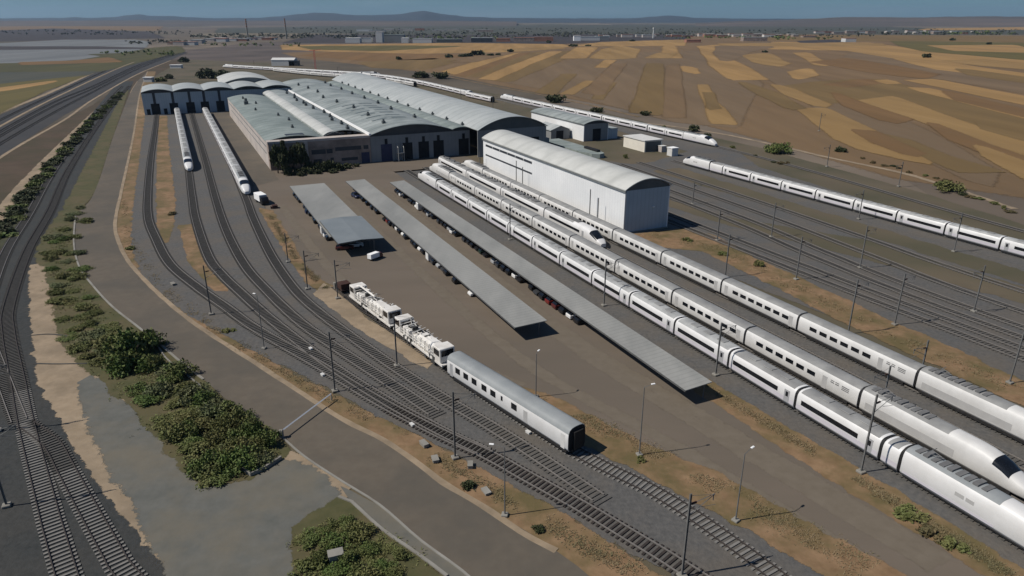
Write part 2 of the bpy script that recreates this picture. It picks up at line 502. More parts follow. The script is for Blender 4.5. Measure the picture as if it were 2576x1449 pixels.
def ribbon_mb(mb, pts, off0, off1, z0, z1, mi=0):
    """rectangular section swept along pts between lateral offsets off0..off1"""
    nn = normals(pts); rings = []
    for (x, y), (a, b) in zip(pts, nn):
        rings.append([(x + a * off0, y + b * off0, z0), (x + a * off1, y + b * off1, z0),
                      (x + a * off1, y + b * off1, z1), (x + a * off0, y + b * off0, z1)])
    mb.loft(rings, mi, True, False)

def strip(name, pts, w0, w1, z, m, jit=0.3, step=2.0, kind='structure'):
    c = resample(pts, step)
    nn = normals(c)
    L = [(x + a * w0, y + b * w0) for (x, y), (a, b) in zip(c, nn)]
    Rr = [(x + a * w1, y + b * w1) for (x, y), (a, b) in zip(c, nn)]
    mb = MB(); vs = []; fs = []
    for i in range(len(c)):
        j1 = mnoise.noise(Vector((c[i][0] * .3, c[i][1] * .3, 1.3))) * jit
        j2 = mnoise.noise(Vector((c[i][0] * .3, c[i][1] * .3, 9.3))) * jit
        vs.append((L[i][0] + nn[i][0] * j1, L[i][1] + nn[i][1] * j1, z))
        vs.append((Rr[i][0] + nn[i][0] * j2, Rr[i][1] + nn[i][1] * j2, z))
    for i in range(len(c) - 1):
        f = (2 * i, 2 * i + 1, 2 * i + 3, 2 * i + 2) if w1 < w0 else (2 * i + 1, 2 * i, 2 * i + 2, 2 * i + 3)
        fs.append(f[::-1] if w1 < w0 else f[::-1])
    mb.add(vs, fs)
    o = link(name, mb.mesh(name, m))
    if kind: o['kind'] = kind
    return o

NSW = lambda pts: [W(n, s) for n, s in pts]
DP = lambda pts: [P(u, v) for u, v in pts]

# the plain, one sheet to the horizon
gm = MB()
rs = [0, 60, 120, 200, 320, 500, 800, 1300, 2200, 4000, 8000, 16000, 40000]
na = 72
gv = [(0, 100, 0)]; gf = []
for r in rs[1:]:
    for k in range(na):
        a = 2 * math.pi * k / na
        gv.append((r * math.cos(a), 100 + r * math.sin(a), 0))
for k in range(na):
    gf.append((0, 1 + k, 1 + (k + 1) % na))
for i in range(len(rs) - 2):
    for k in range(na):
        a = 1 + i * na + k; b = 1 + i * na + (k + 1) % na
        gf.append((a, a + na, b + na, b))
gm.add(gv, gf)

def ground_material():
    m, n, l, b = new_mat('ground')
    b.inputs['Roughness'].default_value = .95
    geo = n.new('ShaderNodeNewGeometry')
    mp = n.new('ShaderNodeMapping'); mp.inputs['Rotation'].default_value = (0, 0, R(20)); mp.inputs['Scale'].default_value = (1, .45, 1)
    l.new(geo.outputs['Position'], mp.inputs['Vector'])
    vo = n.new('ShaderNodeTexVoronoi'); vo.inputs['Scale'].default_value = .0026
    l.new(mp.outputs[0], vo.inputs['Vector'])
    sx = n.new('ShaderNodeSeparateColor'); l.new(vo.outputs['Color'], sx.inputs[0])
    r = ramp(n, [(0, (.045, .045, .03)), (.25, (.075, .06, .04)), (.45, (.11, .085, .06)), (.62, (.075, .058, .05)), (.8, (.16, .125, .085)), (1, (.05, .055, .032))])
    l.new(sx.outputs[0], r.inputs[0])
    nz = n.new('ShaderNodeTexNoise'); nz.inputs['Scale'].default_value = .012; nz.inputs['Detail'].default_value = 9
    l.new(geo.outputs['Position'], nz.inputs['Vector'])
    r2 = ramp(n, [(.3, (.6, .6, .6)), (.7, (1.3, 1.3, 1.3))])
    l.new(nz.outputs['Fac'], r2.inputs[0])
    mx = n.new('ShaderNodeMix'); mx.data_type = 'RGBA'; mx.blend_type = 'MULTIPLY'; mx.inputs[0].default_value = 1
    l.new(r.outputs[0], mx.inputs[6]); l.new(r2.outputs[0], mx.inputs[7])
    l.new(mx.outputs[2], b.inputs['Base Color'])
    return m
tag(link('ground', gm.mesh('ground', ground_material())), kind='structure')

# home ground around the depot
sheet('depot_ground', DP([(-900, 1700), (-60, 420), (60, 380), (330, 200), (480, 150), (700, 160), (1000, 195), (1500, 280), (1900, 370), (2300, 480), (2800, 640), (3700, 1000), (3600, 2000), (1300, 2300)]), .01, M['dirt_far'], 1.0, 6)

# fields, right
O2 = (857, 0); O3 = (1714, 0)
def field(name, off, pts, m, z, jit=.8):
    w = Zp(off, pts)
    d = sum(math.hypot(*p) for p in w) / len(w)
    sheet(name, w, z, M[m], jit * d / 700, max(4, d / 60), 6.0 / d, 'structure', d * .011)
field('field', (0, 0), [(2150, 400), (2576 * 2, 275), (2576 * 3 + 900, 290), (2576 * 3 + 1600, 700), (2576 * 3 + 1600, 1700), (2576 * 2 + 1700, 1340), (2576 * 2 + 700, 1060), (2576 * 2, 890), (2576 + 1500, 690), (2576 + 800, 560), (2576 + 100, 480), (2300, 440)], 'f_brown', .03)
field('field', O2, [(1250, 620), (1650, 480), (2000, 400), (2576, 390), (2950, 370), (3150, 640), (2950, 960), (2576, 920), (2300, 850), (1800, 720)], 'f_grey', .06)
field('field', O2, [(-420, 340), (0, 335), (900, 325), (1650, 335), (1720, 352), (1480, 372), (1250, 392), (600, 405), (0, 392), (-420, 375)], 'f_tan', .06)
field('field', O2, [(-300, 350), (500, 345), (900, 350), (300, 385), (-200, 375)], 'f_yellow', .09)
field('field', O2, [(-100, 395), (700, 410), (1000, 420), (700, 450), (200, 460), (-300, 420)], 'f_rust', .09)
field('field', O2, [(150, 470), (700, 440), (880, 460), (600, 530), (250, 510)], 'f_olive', .09)
field('field', O2, [(800, 540), (1280, 402), (1350, 400), (870, 562)], 'f_tan', .09)
field('field', O2, [(880, 562), (1350, 402), (1420, 398), (950, 580)], 'f_rust', .09)
field('field', O2, [(950, 580), (1060, 545), (1330, 440), (1470, 398), (1520, 392), (1130, 545), (1060, 585)], 'f_olive', .09)
field('field', O2, [(1070, 598), (1330, 490), (1590, 390), (1660, 388), (1400, 490), (1150, 606)], 'f_tan', .12)
field('field', O2, [(1160, 606), (1420, 490), (1670, 390), (1800, 385), (1600, 480), (1260, 620)], 'f_olive', .10)
field('field', O2, [(1675, 442), (1800, 360), (1925, 355), (1830, 442)], 'f_tan', .13)
field('field', O2, [(1900, 440), (2000, 372), (2110, 350), (2240, 372), (2200, 440), (2030, 450)], 'f_gold', .12)
field('field', O2, [(1945, 512), (2020, 455), (2060, 455), (1990, 512)], 'f_tan', .14)
field('field', O2, [(1680, 712), (1870, 612), (1900, 612), (1740, 715)], 'f_gold', .14)
field('field', O2, [(1920, 750), (2040, 620), (2060, 625), (1960, 755)], 'f_olive', .14)
field('field', O2, [(2465, 440), (2460, 345), (2500, 345), (2545, 440)], 'f_tan', .14)
field('field', O2, [(2000, 318), (2576, 300), (2576, 345), (2100, 350), (1750, 350)], 'f_tan', .11)
field('field', O3, [(140, 350), (290, 338), (360, 450), (630, 602), (400, 606), (260, 500)], 'f_tan', .13)
field('field', O3, [(290, 350), (640, 310), (660, 362), (470, 400), (340, 462), (280, 400)], 'f_grey', .14)
field('field', O3, [(350, 470), (480, 420), (700, 505), (1000, 600), (1350, 770), (1850, 1000), (2350, 1290), (2300, 1400), (1800, 1180), (1300, 950), (700, 610)], 'f_grey', .10)
field('field', O3, [(480, 418), (640, 402), (800, 480), (720, 502), (560, 470)], 'f_gold', .14)
field('field', O3, [(870, 400), (940, 398), (1105, 490), (1060, 497)], 'f_tan', .15)
field('field', O3, [(650, 318), (1400, 322), (1900, 392), (2700, 470), (2700, 520), (2100, 482), (1600, 442), (1280, 384), (680, 372)], 'f_tan', .13)
field('field', O3, [(1300, 395), (1620, 445), (2000, 480), (2700, 580), (2700, 720), (2000, 600), (1600, 560), (1200, 480)], 'f_grey', .13)
field('field', O3, [(1620, 445), (2050, 482), (2700, 575), (2700, 612), (1950, 525)], 'f_tan', .16)
field('field', O3, [(140, 640), (178, 640), (235, 760), (305, 822), (380, 942), (258, 935), (222, 842), (190, 760)], 'f_gold', .14)
field('field', O3, [(195, 700), (215, 700), (270, 820), (225, 830)], 'f_olive', .16)
field('field', O3, [(800, 650), (1020, 620), (1300, 600), (1520, 600), (1720, 660), (2700, 930), (2700, 1110), (1900, 842), (1600, 728), (1350, 762), (1120, 780)], 'f_olive', .14)
field('field', O3, [(1100, 640), (1400, 600), (1550, 620), (1250, 660)], 'f_rust', .17)
field('field', O3, [(1340, 762), (1600, 730), (1900, 848), (2700, 1120), (2700, 1230), (2250, 1085), (1850, 925)], 'f_gold', .17)
field('field', O3, [(1880, 930), (2300, 1090), (2700, 1230), (2700, 1290), (2300, 1160), (2050, 1060)], 'f_rust', .19)
field('field', O3, [(2240, 1100), (2700, 1270), (2700, 1400), (2300, 1180)], 'f_gold', .20)
field('field', O3, [(890, 822), (1085, 818), (1500, 1020), (1760, 1150), (1850, 1240), (1380, 1130), (1180, 1050)], 'f_gold', .17)
field('field', O3, [(1310, 982), (1450, 995), (1800, 1160), (1760, 1182), (1480, 1085)], 'f_rust', .20)
field('field', O3, [(1500, 1010), (1700, 1060), (2000, 1180), (2400, 1300), (2100, 1300), (1800, 1160)], 'f_olive', .18)
field('field', O3, [(1720, 608), (1900, 600), (2700, 755), (2700, 810), (1950, 655)], 'f_tan', .17)
field('field', O3, [(1740, 662), (1850, 668), (2700, 880), (2700, 915), (1830, 692)], 'f_tan', .17)
field('field', O3, [(1600, 310), (2700, 325), (2700, 460), (1900, 390), (1700, 350)], 'f_yellow', .15)
field('field', O3, [(2000, 460), (2300, 450), (2700, 500), (2700, 530), (2300, 500)], 'f_gold', .17)
field('field', O3, [(1900, 345), (2500, 340), (2700, 400), (2100, 385)], 'f_tan', .17)
field('field', O3, [(900, 310), (1150, 300), (1250, 318), (920, 325)], 'f_purple', .16)
field('field', O3, [(820, 545), (960, 520), (1020, 570), (880, 600)], 'f_tan', .16)
field('field', O3, [(1500, 610), (1560, 605), (1620, 632), (1570, 636)], 'f_tan', .18)
for pts, m_ in (([(300, 330), (900, 325), (1500, 330), (1500, 345), (700, 350), (330, 345)], 'f_gold'), ([(1000, 470), (1250, 440), (1600, 500), (1900, 560), (1800, 590), (1400, 540)], 'f_rust'),
                ([(1150, 700), (1350, 780), (1700, 900), (1600, 930), (1250, 800)], 'f_rust'), ([(700, 640), (850, 680), (1100, 790), (1060, 810), (800, 720)], 'f_gold'), ([(2100, 520), (2700, 600), (2700, 640), (2200, 570)], 'f_olive'),
                ([(2000, 690), (2700, 860), (2700, 905), (2100, 760)], 'f_rust'), ([(450, 620), (760, 720), (900, 820), (840, 830), (600, 720)], 'f_olive'), ([(-250, 440), (-150, 400), (-60, 400), (-110, 440)], 'f_gold'),
                ([(20, 500), (90, 520), (120, 560), (40, 540)], 'f_tan'), ([(2250, 920), (2700, 1040), (2700, 1090), (2300, 980)], 'f_olive')):
    field('field', O3, pts, m_, .185)
for pts, m_ in (([(1500, 700), (1700, 560), (1760, 560), (1600, 720)], 'f_olive'), ([(1850, 700), (2080, 480), (2140, 480), (1960, 720)], 'f_brown'), ([(2230, 850), (2330, 480), (2420, 480), (2400, 870)], 'f_olive'), ([(2480, 890), (2480, 500), (2540, 480), (2570, 890)], 'f_brown'),
                ([(850, 470), (1150, 415), (1280, 402), (980, 470)], 'f_brown'), ([(1250, 372), (1650, 352), (1680, 366), (1300, 392)], 'f_gold')):
    field('field', O2, pts, m_, .15)
# far belts beyond the fields
field('field', O2, [(-900, 215), (200, 190), (1000, 190), (2576, 190), (4000, 200), (5600, 240), (5600, 262), (4300, 262), (3000, 250), (1700, 262), (900, 262), (-400, 250), (-900, 250)], 'f_dark', .05)
field('field', O2, [(-200, 262), (900, 265), (1700, 262), (2576, 255), (2576, 300), (1650, 332), (900, 322), (-400, 325)], 'f_purple', .05)
field('field', O3, [(600, 262), (2700, 270), (2700, 318), (1500, 312), (650, 305)], 'f_olive', .07)
field('field', O3, [(1900, 215), (2600, 205), (2600, 225), (1850, 228)], 'f_tan', .09)
# left fields and pale greenhouses land
O1 = (0, 0)
field('field', O1, [(-300, 345), (500, 300), (1000, 300), (1100, 320), (1060, 362), (700, 352), (0, 352)], 'f_pale', .08)
field('field', O1, [(-300, 375), (500, 372), (900, 368), (1050, 372), (780, 415), (560, 452), (280, 470), (-300, 485)], 'f_pale', .08)
field('field', O1, [(-300, 345), (0, 352), (700, 352), (1060, 362), (1050, 370), (500, 372), (-300, 378)], 'f_purple', .11)
field('field', O1, [(-300, 240), (400, 215), (1100, 240), (1200, 290), (500, 300), (-300, 320)], 'f_purple', .06)
field('field', O1, [(-300, 205), (600, 190), (1200, 200), (1150, 232), (400, 215), (-300, 240)], 'f_brown', .06)
field('field', O1, [(-300, 482), (560, 452), (780, 415), (1050, 372), (1330, 350), (1350, 400), (950, 490), (700, 545), (0, 552), (-300, 555)], 'f_green', .06)
field('field', O1, [(200, 470), (560, 460), (950, 425), (880, 470), (200, 490)], 'f_rust', .10)
field('field', O1, [(-300, 550), (700, 542), (620, 570), (300, 600), (-300, 660)], 'f_dark', .09)
field('field', O1, [(-300, 620), (280, 592), (690, 552), (560, 600), (300, 690), (0, 830), (-300, 970)], 'f_yellow', .08)
field('field', O1, [(0, 670), (280, 632), (420, 612), (300, 640), (0, 690)], 'f_tan', .12)
field('field', O1, [(700, 410), (1000, 400), (1340, 352), (1360, 392), (1000, 470), (900, 440)], 'f_green', .12)

# ------------------------------------------------------------------ depot ground patches
ROAD_L = DP([(328, 233), (289, 333), (240, 479), (190, 545), (186, 613), (200, 673), (233, 719), (283, 773), (346, 823), (412, 876), (466, 922), (516, 959), (559, 998), (632, 1048), (709, 1101), (765, 1150), (857, 1211), (957, 1274), (1057, 1361), (1173, 1447), (1290, 1560)])
ROAD_R = DP([(354, 233), (339, 333), (309, 479), (301, 513), (293, 566), (301, 603), (326, 656), (383, 719), (449, 779), (532, 839), (615, 892), (699, 946), (857, 1048), (957, 1098), (1043, 1155), (1123, 1215), (1223, 1274), (1323, 1341), (1423, 1394), (1472, 1447), (1610, 1560)])
far_road = DP([(345, 205), (372, 180)])
RL = resample([far_road[0]] + ROAD_L, 2.5); RR = resample([far_road[1]] + ROAD_R, 2.5)
# highway and tracks at far left
sheet('verge', DP([(-300, 640), (0, 399), (120, 322), (233, 266), (350, 184), (430, 150), (460, 150), (345, 215), (330, 233), (289, 333), (235, 479), (185, 560), (60, 640), (-80, 800)]), .03, M['slope'], .8, 3)
sheet('grass', DP([(-120, 730), (66, 479), (150, 390), (233, 302), (300, 233), (312, 233), (262, 300), (200, 375), (130, 480), (0, 620)]), .05, M['green_dark'], .7, 2.5)
sheet('dirt_path', DP([(-120, 660), (33, 479), (110, 400), (233, 283), (300, 222), (306, 222), (240, 288), (130, 398), (62, 479), (-60, 650)]), .06, M['sand'], .3, 3)
sheet('highway', DP([(-260, 480), (0, 322), (140, 248), (290, 177), (360, 150), (440, 128), (470, 132), (420, 156), (350, 184), (240, 246), (160, 290), (0, 392), (-260, 590)]), .05, M['highway'], .3, 4)
sheet('highway', DP([(-260, 412), (0, 290), (120, 239), (230, 188), (300, 162), (300, 168), (285, 175), (140, 243), (0, 314), (-260, 462)]), .05, M['highway'], .3, 4)
for nm, pts in (('verge_line', [(-260, 470), (0, 318), (140, 245), (290, 175), (360, 148)]), ('verge_line', [(-260, 600), (0, 397), (166, 299), (240, 247), (350, 185), (430, 152)])):
    strip(nm, DP(pts), -.8, .8, .08, M['sand'], .2, 4)
strip('verge', DP([(-260, 400), (0, 282), (120, 234), (230, 184)]), -2.5, 1.0, .07, M['sand'], .5, 4)

# ballast, left pair of tracks
sheet('ballast', DP([(-700, 1700), (-300, 1000), (-40, 700), (60, 560), (110, 480), (195, 333), (262, 250), (300, 205), (335, 205), (322, 233), (258, 333), (185, 479), (140, 560), (98, 646), (72, 700), (75, 800), (98, 968), (190, 1110), (280, 1250), (345, 1330), (420, 1430), (560, 1620), (300, 2000)]), .07, M['ballast_dark'], .35, 1.5, .5)
# sandy path and gravel lot
sheet('dirt_path', DP([(80, 668), (118, 664), (150, 780), (165, 860), (200, 905), (232, 935), (330, 1010), (430, 1130), (510, 1215), (620, 1200), (700, 1140), (780, 1160), (870, 1222), (866, 1248), (850, 1256), (800, 1320), (760, 1400), (760, 1700), (640, 1700), (455, 1452), (416, 1411), (362, 1350), (339, 1303), (275, 1236), (232, 1175), (188, 1103), (150, 1035), (106, 966), (84, 800)]), .08, M['sand'], .5, 1.2, .5)
sheet('gravel_lot', DP([(212, 955), (240, 965), (335, 1045), (430, 1150), (510, 1226), (620, 1212), (690, 1175), (730, 1172), (790, 1205), (830, 1245), (790, 1320), (755, 1400), (745, 1600), (520, 1600), (430, 1400), (400, 1340), (372, 1270), (326, 1200), (292, 1150), (255, 1080), (230, 1010)]), .09, M['gravel'], .5, 1.5, .3, 'structure', 2.6)
# green patch left of the road
sheet('grass', DP([(195, 505), (150, 545), (104, 620), (98, 660), (120, 668), (145, 780), (165, 860), (205, 905), (240, 940), (335, 1015), (435, 1135), (515, 1215), (620, 1200), (705, 1148), (700, 1110), (625, 1055), (550, 1005), (505, 962), (455, 925), (402, 880), (336, 827), (273, 777), (223, 723), (190, 677), (178, 615), (182, 550)]), .10, M['grass'], .7, 1.5, .4)
sheet('grass', DP([(745, 1330), (850, 1258), (900, 1285), (1000, 1365), (1120, 1470), (1300, 1640), (760, 1640)]), .10, M['grass'], .5, 1.5, .4)
sheet('grass', DP([(322, 226), (300, 290), (262, 400), (236, 479), (190, 545), (160, 590), (118, 640), (100, 650), (110, 600), (150, 545), (188, 479), (255, 345), (312, 232)]), .095, M['grass'], .6, 1.5, .4)
for pts in ([(70, 846), (125, 842), (185, 848)], [(85, 916), (150, 917), (240, 915)]):
    strip('shadow_line', DP(pts), -.16, .16, .13, M['machine_dark'], .05, 1)  # dark strips painted as thin pole shadows across the sandy path
# road
def two_edge(name, L, Rr, z, m):
    n = min(len(L), len(Rr))
    k = 160
    mb = MB(); vs = []; fs = []
    for i in range(k + 1):
        a = L[int(i * (len(L) - 1) / k)]; b = Rr[int(i * (len(Rr) - 1) / k)]
        for t in (0, .25, .5, .75, 1):
            vs.append((a[0] + (b[0] - a[0]) * t, a[1] + (b[1] - a[1]) * t, z))
    for i in range(k):
        for j in range(4):
            fs.append((i * 5 + j, i * 5 + j + 1, i * 5 + j + 6, i * 5 + j + 5)[::-1])
    mb.add(vs, fs)
    return tag(link(name, mb.mesh(name, m)), kind='structure')
# dirt verge right of the road (between road and ballast)
sheet('dirt_verge', DP([(372, 180), (354, 233), (339, 333), (309, 479), (290, 566), (300, 605), (380, 721), (447, 781), (530, 841), (613, 894), (697, 948), (855, 1050), (1043, 1157), (1221, 1276), (1321, 1343), (1470, 1449), (1610, 1562), (1900, 1562), (1640, 1449), (1540, 1380), (1400, 1290), (1270, 1215), (1130, 1145), (900, 1030), (760, 960), (640, 890), (520, 815), (430, 745), (375, 665), (345, 590), (342, 500), (352, 400), (366, 300), (375, 240), (390, 180)]), .06, M['dirt'], .6, 1.5, .5)
two_edge('road', RL, RR, .12, M['road'])
strip('road_edge', RR[:-4], -.75, .1, .125, M['sand'], .12, 1.5)
strip('road_edge', RL[:46], -.1, .35, .125, M['sand'], .1, 1.5)
# yard tarmac
sheet('yard', DP([(640, 470), (690, 550), (780, 700), (830, 718), (960, 800), (1110, 890), (1300, 985), (1470, 1065), (1560, 1125), (1714, 1178), (1797, 1242), (1864, 1284), (2013, 1367), (2130, 1427), (2400, 1590), (2760, 1590), (2479, 1414), (2346, 1344), (2246, 1284), (2146, 1227), (2047, 1168), (1980, 1110), (1880, 1058), (1814, 1005), (1790, 985), (1400, 715), (1100, 520), (1000, 440), (960, 415), (830, 440), (700, 455)]), .08, M['yard'], .35, 2, .4)
sheet('yard', NSW([(24, -262), (28.5, -262), (28.5, -425), (60, -262), (92, -262), (100, -262), (100, -236), (66, -236), (56, -214), (20, -214)]), .07, M['yard'], .3, 3)
sheet('service_path', NSW([(19, -440), (28, -440), (28, -250), (27.5, -215), (20, -215)]), .075, M['road'], .3, 3)
# ballast fan, left
sheet('ballast', NSW([(-14, -446), (27, -446), (19.5, -420), (19, -222), (18.5, -180), (19, -140), (22, -126), (30, -96), (38, -72), (43.5, -60), (48, -50), (51, -38), (58, -10), (36, -20), (37, -42), (34, -48), (31.5, -56), (28, -63), (24, -72), (19, -82), (13, -96), (7, -108), (0, -124), (-6, -139), (-11, -158), (-13.5, -185), (-14, -215), (-14, -300)]), .07, M['ballast'], .5, 1.5, .4)
sheet('dirt_verge', NSW([(-7, -440), (-4, -440), (-4.5, -330), (-4, -225), (-5, -195), (-6.5, -180), (-8, -200), (-8, -300)]), .085, M['dirt'], .5, 2)
sheet('dirt_verge', NSW([(-3, -195), (-.5, -195), (1, -160), (4, -140), (2, -141), (-2, -165)]), .085, M['dirt'], .4, 2)
sheet('dirt_verge', NSW([(18, -205), (20.5, -200), (20.5, -142), (24.5, -130), (23, -125), (19.5, -138), (18.5, -165)]), .09, M['dirt'], .5, 1.5)
sheet('concrete_apron', NSW([(19.5, -131), (22.5, -136), (25.5, -114), (31, -94), (29, -92), (23, -112)]), .095, M['sand'], .3, 1.5)
sheet('dirt_verge', NSW([(39.5, -80), (43, -74), (46, -63), (51, -52), (55, -36), (62, -10), (54, -10), (49.5, -38), (46.5, -48), (43, -58), (40, -66)]), .10, M['dirt'], .5, 1.5, .5)
# ballast under the four stabled trains
sheet('ballast', NSW([(66.5, -238), (94, -238), (95, -140), (96, -60), (96, 30), (66, 30), (65.4, -32), (64.6, -48), (63.5, -66), (64.5, -100), (64.5, -200)]), .07, M['ballast'], .3, 2, .4)
sheet('dirt_verge', NSW([(62.0, -72), (65.0, -72), (66.6, -48), (67.4, -32), (67.5, 10), (64.6, 10), (64.0, -34), (62.9, -44), (62.4, -60)]), .09, M['dirt'], .5, 1.5, .5)
# strip right of the fourth train and the right-hand fan
sheet('ballast', NSW([(96, -140), (111, -138), (112, -236), (150, -226), (164, -228), (163, -190), (162, -100), (160, 30), (104, 30), (104, -60), (102, -80), (98, -120)]), .06, M['ballast'], .5, 2, .4)
sheet('dirt_verge', NSW([(97, -138), (112, -137), (116, -129), (112, -110), (111.5, -100), (109, -78), (108, -60), (106, -40), (104, 20), (98, 20), (100.5, -47), (102, -80), (104, -96), (106, -120), (98, -128)]), .09, M['dirt'], .7, 1.5, .4)
sheet('dirt_verge', NSW([(121, -190), (125, -190), (131, -140), (146, -110), (148, -70), (146, -20), (142, -20), (140, -66), (135, -100), (126, -135)]), .085, M['dirt_far'], .9, 2, .3)
sheet('dirt_verge', NSW([(150, -200), (161, -200), (158, -140), (157, -60), (156, 20), (149, 20), (150, -60), (151, -130)]), .085, M['dirt_far'], .9, 2, .3)
sheet('ballast', NSW([(162, -215), (186, -226), (193, -300), (195, -440), (206, -440), (206, -222), (188, -190), (182, -150), (174, -100), (173, 0), (162, 0)]), .07, M['ballast'], .5, 3)
sheet('service_path', NSW([(142, -262), (176, -262), (186, -236), (182, -216), (150, -214), (144, -226)]), .065, M['dirt_far'], .4, 3)
strip('dirt_path', Zp(O3, [(-300, 930), (0, 965), (280, 1010), (450, 1042), (850, 1130), (1100, 1190), (1500, 1272), (1750, 1330), (2100, 1440), (2576, 1600)]), -1.2, 1.2, .10, M['sand'], .5, 3)
strip('dirt_path', Zp(O2, [(560, 520), (850, 588), (1150, 650), (1500, 715), (1900, 800), (2276, 890)]), -1.0, 1.0, .10, M['dirt'], .5, 3)
M['worn'] = mat('worn', (.122, .1, .074), (.145, .121, .092), .6, 7)
for pts in ([(53.6, -225), (53.8, -180), (53.4, -130), (53.2, -90), (56.5, -60), (60.5, -30)], [(55.4, -225), (55.6, -180), (55.2, -130), (55.1, -90), (58.6, -60), (62.4, -30)], [(41.5, -225), (42.0, -180), (42.2, -120), (44, -85), (50, -60), (56, -30)],
            [(24, -205), (24.6, -160), (27, -125), (33, -98), (40, -80)]):
    c_ = resample(NSW(pts), 2.0); n_ = normals(c_)
    poly = [(x + a * .5, y + b * .5) for (x, y), (a, b) in zip(c_, n_)] + [(x - a * .5, y - b * .5) for (x, y), (a, b) in reversed(list(zip(c_, n_)))]
    sheet('tyre_track', poly, .0865, M['worn'], .06, 2, .2, 'structure', 1.3)
# kerb lines along the road
def kerb(name, pts, w, h, m, z0=.1):
    mb = MB()
    ribbon_mb(mb, resample(pts, 2.0), -w / 2, w / 2, z0, z0 + h, 0)
    return tag(link(name, mb.mesh(name, m)), kind='structure')
kerb('kerb', ROAD_L[3:12], .35, .14, M['concrete'])
kerb('kerb', ROAD_L[14:], .25, .12, M['concrete'])
OUT = DP([(398, 872), (420, 905), (470, 945), (520, 985), (560, 1015)])
kerb('kerb', OUT, .22, .14, M['concrete'])
OUT2 = DP([(852, 1252), (877, 1258), (957, 1331), (1020, 1375), (1090, 1425), (1160, 1480)])
kerb('kerb', OUT2, .32, .16, M['concrete'])
sheet('gutter', DP([(858, 1225), (957, 1278), (1057, 1363), (1173, 1449), (1250, 1520), (1200, 1520), (1090, 1423), (957, 1329), (880, 1256)]), .105, M['gravel'], .1, 2)

# ------------------------------------------------------------------ railway tracks
RAIL_TOP = 0.32
sl_mb = MB(); sl_mb.box(-.13, .13, -1.32, 1.32, -.06, .06)
SLEEPER_ME = {'sleeper_dusty': sl_mb.mesh('sleeper', M['sleeper_dusty']), 'sleeper': sl_mb.mesh('sleeper', M['sleeper']), 'sleeper_wood': sl_mb.mesh('sleeper_wood', M['sleeper_wood'])}

def track(label, pts, mat_s='sleeper', near=0, rail='rail', pitch=.65, mat_far=None):
    c = resample(pts, 1.5)
    t = thing('railway_track', label, 'railway track', (c[0][0], c[0][1], 0), 0, 'railway tracks of the depot')
    ox, oy = c[0]
    c0 = [(x - ox, y - oy) for x, y in c]
    for sd in (-1, 1):
        mb = MB()
        ribbon_mb(mb, c0, sd * .87 - .055, sd * .87 + .055, .17, RAIL_TOP)
        link('rail', mb.mesh('rail', M[rail]), t)
    sp = resample(pts, pitch)
    nn = normals(sp)
    order = sorted(range(len(sp)), key=lambda i: math.hypot(*sp[i]) + (0 if sp[i][1] > 38 else 1e4))
    nearset = set(order[:min(near, 100)])
    mb = MB()
    for i in range(len(sp)):
        x, y = sp[i][0] - ox, sp[i][1] - oy
        a = math.atan2(nn[i][1], nn[i][0]) - math.pi / 2
        if i in nearset:
            o = link('sleeper', SLEEPER_ME[mat_s], t, (x, y, .13), a)
            continue
        ca, sa = math.cos(a), math.sin(a)
        vs = []
        for zz in (.07, .19):
            for px, py in ((-.13, -1.32), (.13, -1.32), (.13, 1.32), (-.13, 1.32)):
                vs.append((x + px * ca - py * sa, y + px * sa + py * ca, zz))
        mb.add(vs, [(4, 5, 6, 7), (0, 1, 5, 4), (1, 2, 6, 5), (2, 3, 7, 6), (3, 0, 4, 7)])
    if mb.v:
        o = link('sleepers', mb.mesh('sleepers', M[mat_far or mat_s]), t)
        o['kind'] = 'stuff'
    return t

K1 = NSW([(-8.6, -446), (-9.4, -379), (-10.6, -300), (-10.9, -242), (-10.5, -207), (-8.5, -184), (-5.7, -162), (-.9, -143.9), (3.1, -131.4), (6.9, -119), (14.2, -100.2), (19.6, -85.6), (24.5, -74.4), (28.4, -66.8), (30.7, -61.1), (33.6, -54), (36, -47.3), (37.8, -42), (40, -34), (42, -20)])
K2 = NSW([(1.6, -446), (1.9, -300), (1.2, -230), (1.0, -200), (2.1, -165), (4, -150), (6.6, -137), (10.1, -121), (15.5, -100.5), (20.2, -86.2), (24.8, -74.8), (28.6, -67)])
K3 = NSW([(9.2, -446), (8.2, -300), (7.4, -224), (7.5, -185), (8.8, -155.5), (11.2, -136.7), (14.5, -118), (18.6, -103), (22.5, -90), (26.0, -78)])
K4 = NSW([(17.6, -446), (16.6, -300), (15.6, -220), (15.0, -196), (14.9, -170), (15.2, -152.7), (16.3, -134.5), (18.2, -122), (21.5, -107), (25.0, -93), (28.2, -82), (31.5, -72), (34.0, -63), (36.5, -53)])
KB = NSW([(24.3, -133), (27.0, -117), (29.6, -104), (31.6, -94), (33.3, -84), (35.6, -74), (38, -64.5), (40.2, -58.2), (42.3, -53.2), (43.7, -48.2), (44.6, -43), (45.4, -37), (46.5, -25)])
L1 = NSW([(-28.6, -657), (-33.5, -507), (-36, -388), (-36.6, -287), (-35.2, -227), (-35.2, -187), (-33.3, -150), (-31.2, -135), (-26.6, -112.7), (-23.7, -98.7), (-19.3, -79.4), (-17.9, -73.4), (-14, -58), (-9, -42)])
L2 = NSW([(-23.9, -99.5), (-20.3, -92.7), (-18.1, -85.9), (-15.5, -77.6), (-12.1, -67), (-10.9, -63.8), (-4, -49)])
L3 = NSW([(-34, -657), (-38.5, -507), (-40.8, -388), (-41.2, -287), (-40.0, -227), (-39.6, -187), (-36.8, -150), (-33.6, -133), (-28.2, -113), (-24.6, -100)])
track('rusty track of the yard throat curving past the white coach down to the bottom edge', K1, 'sleeper_wood', 100, 'rail', .65, 'sleeper_dusty')
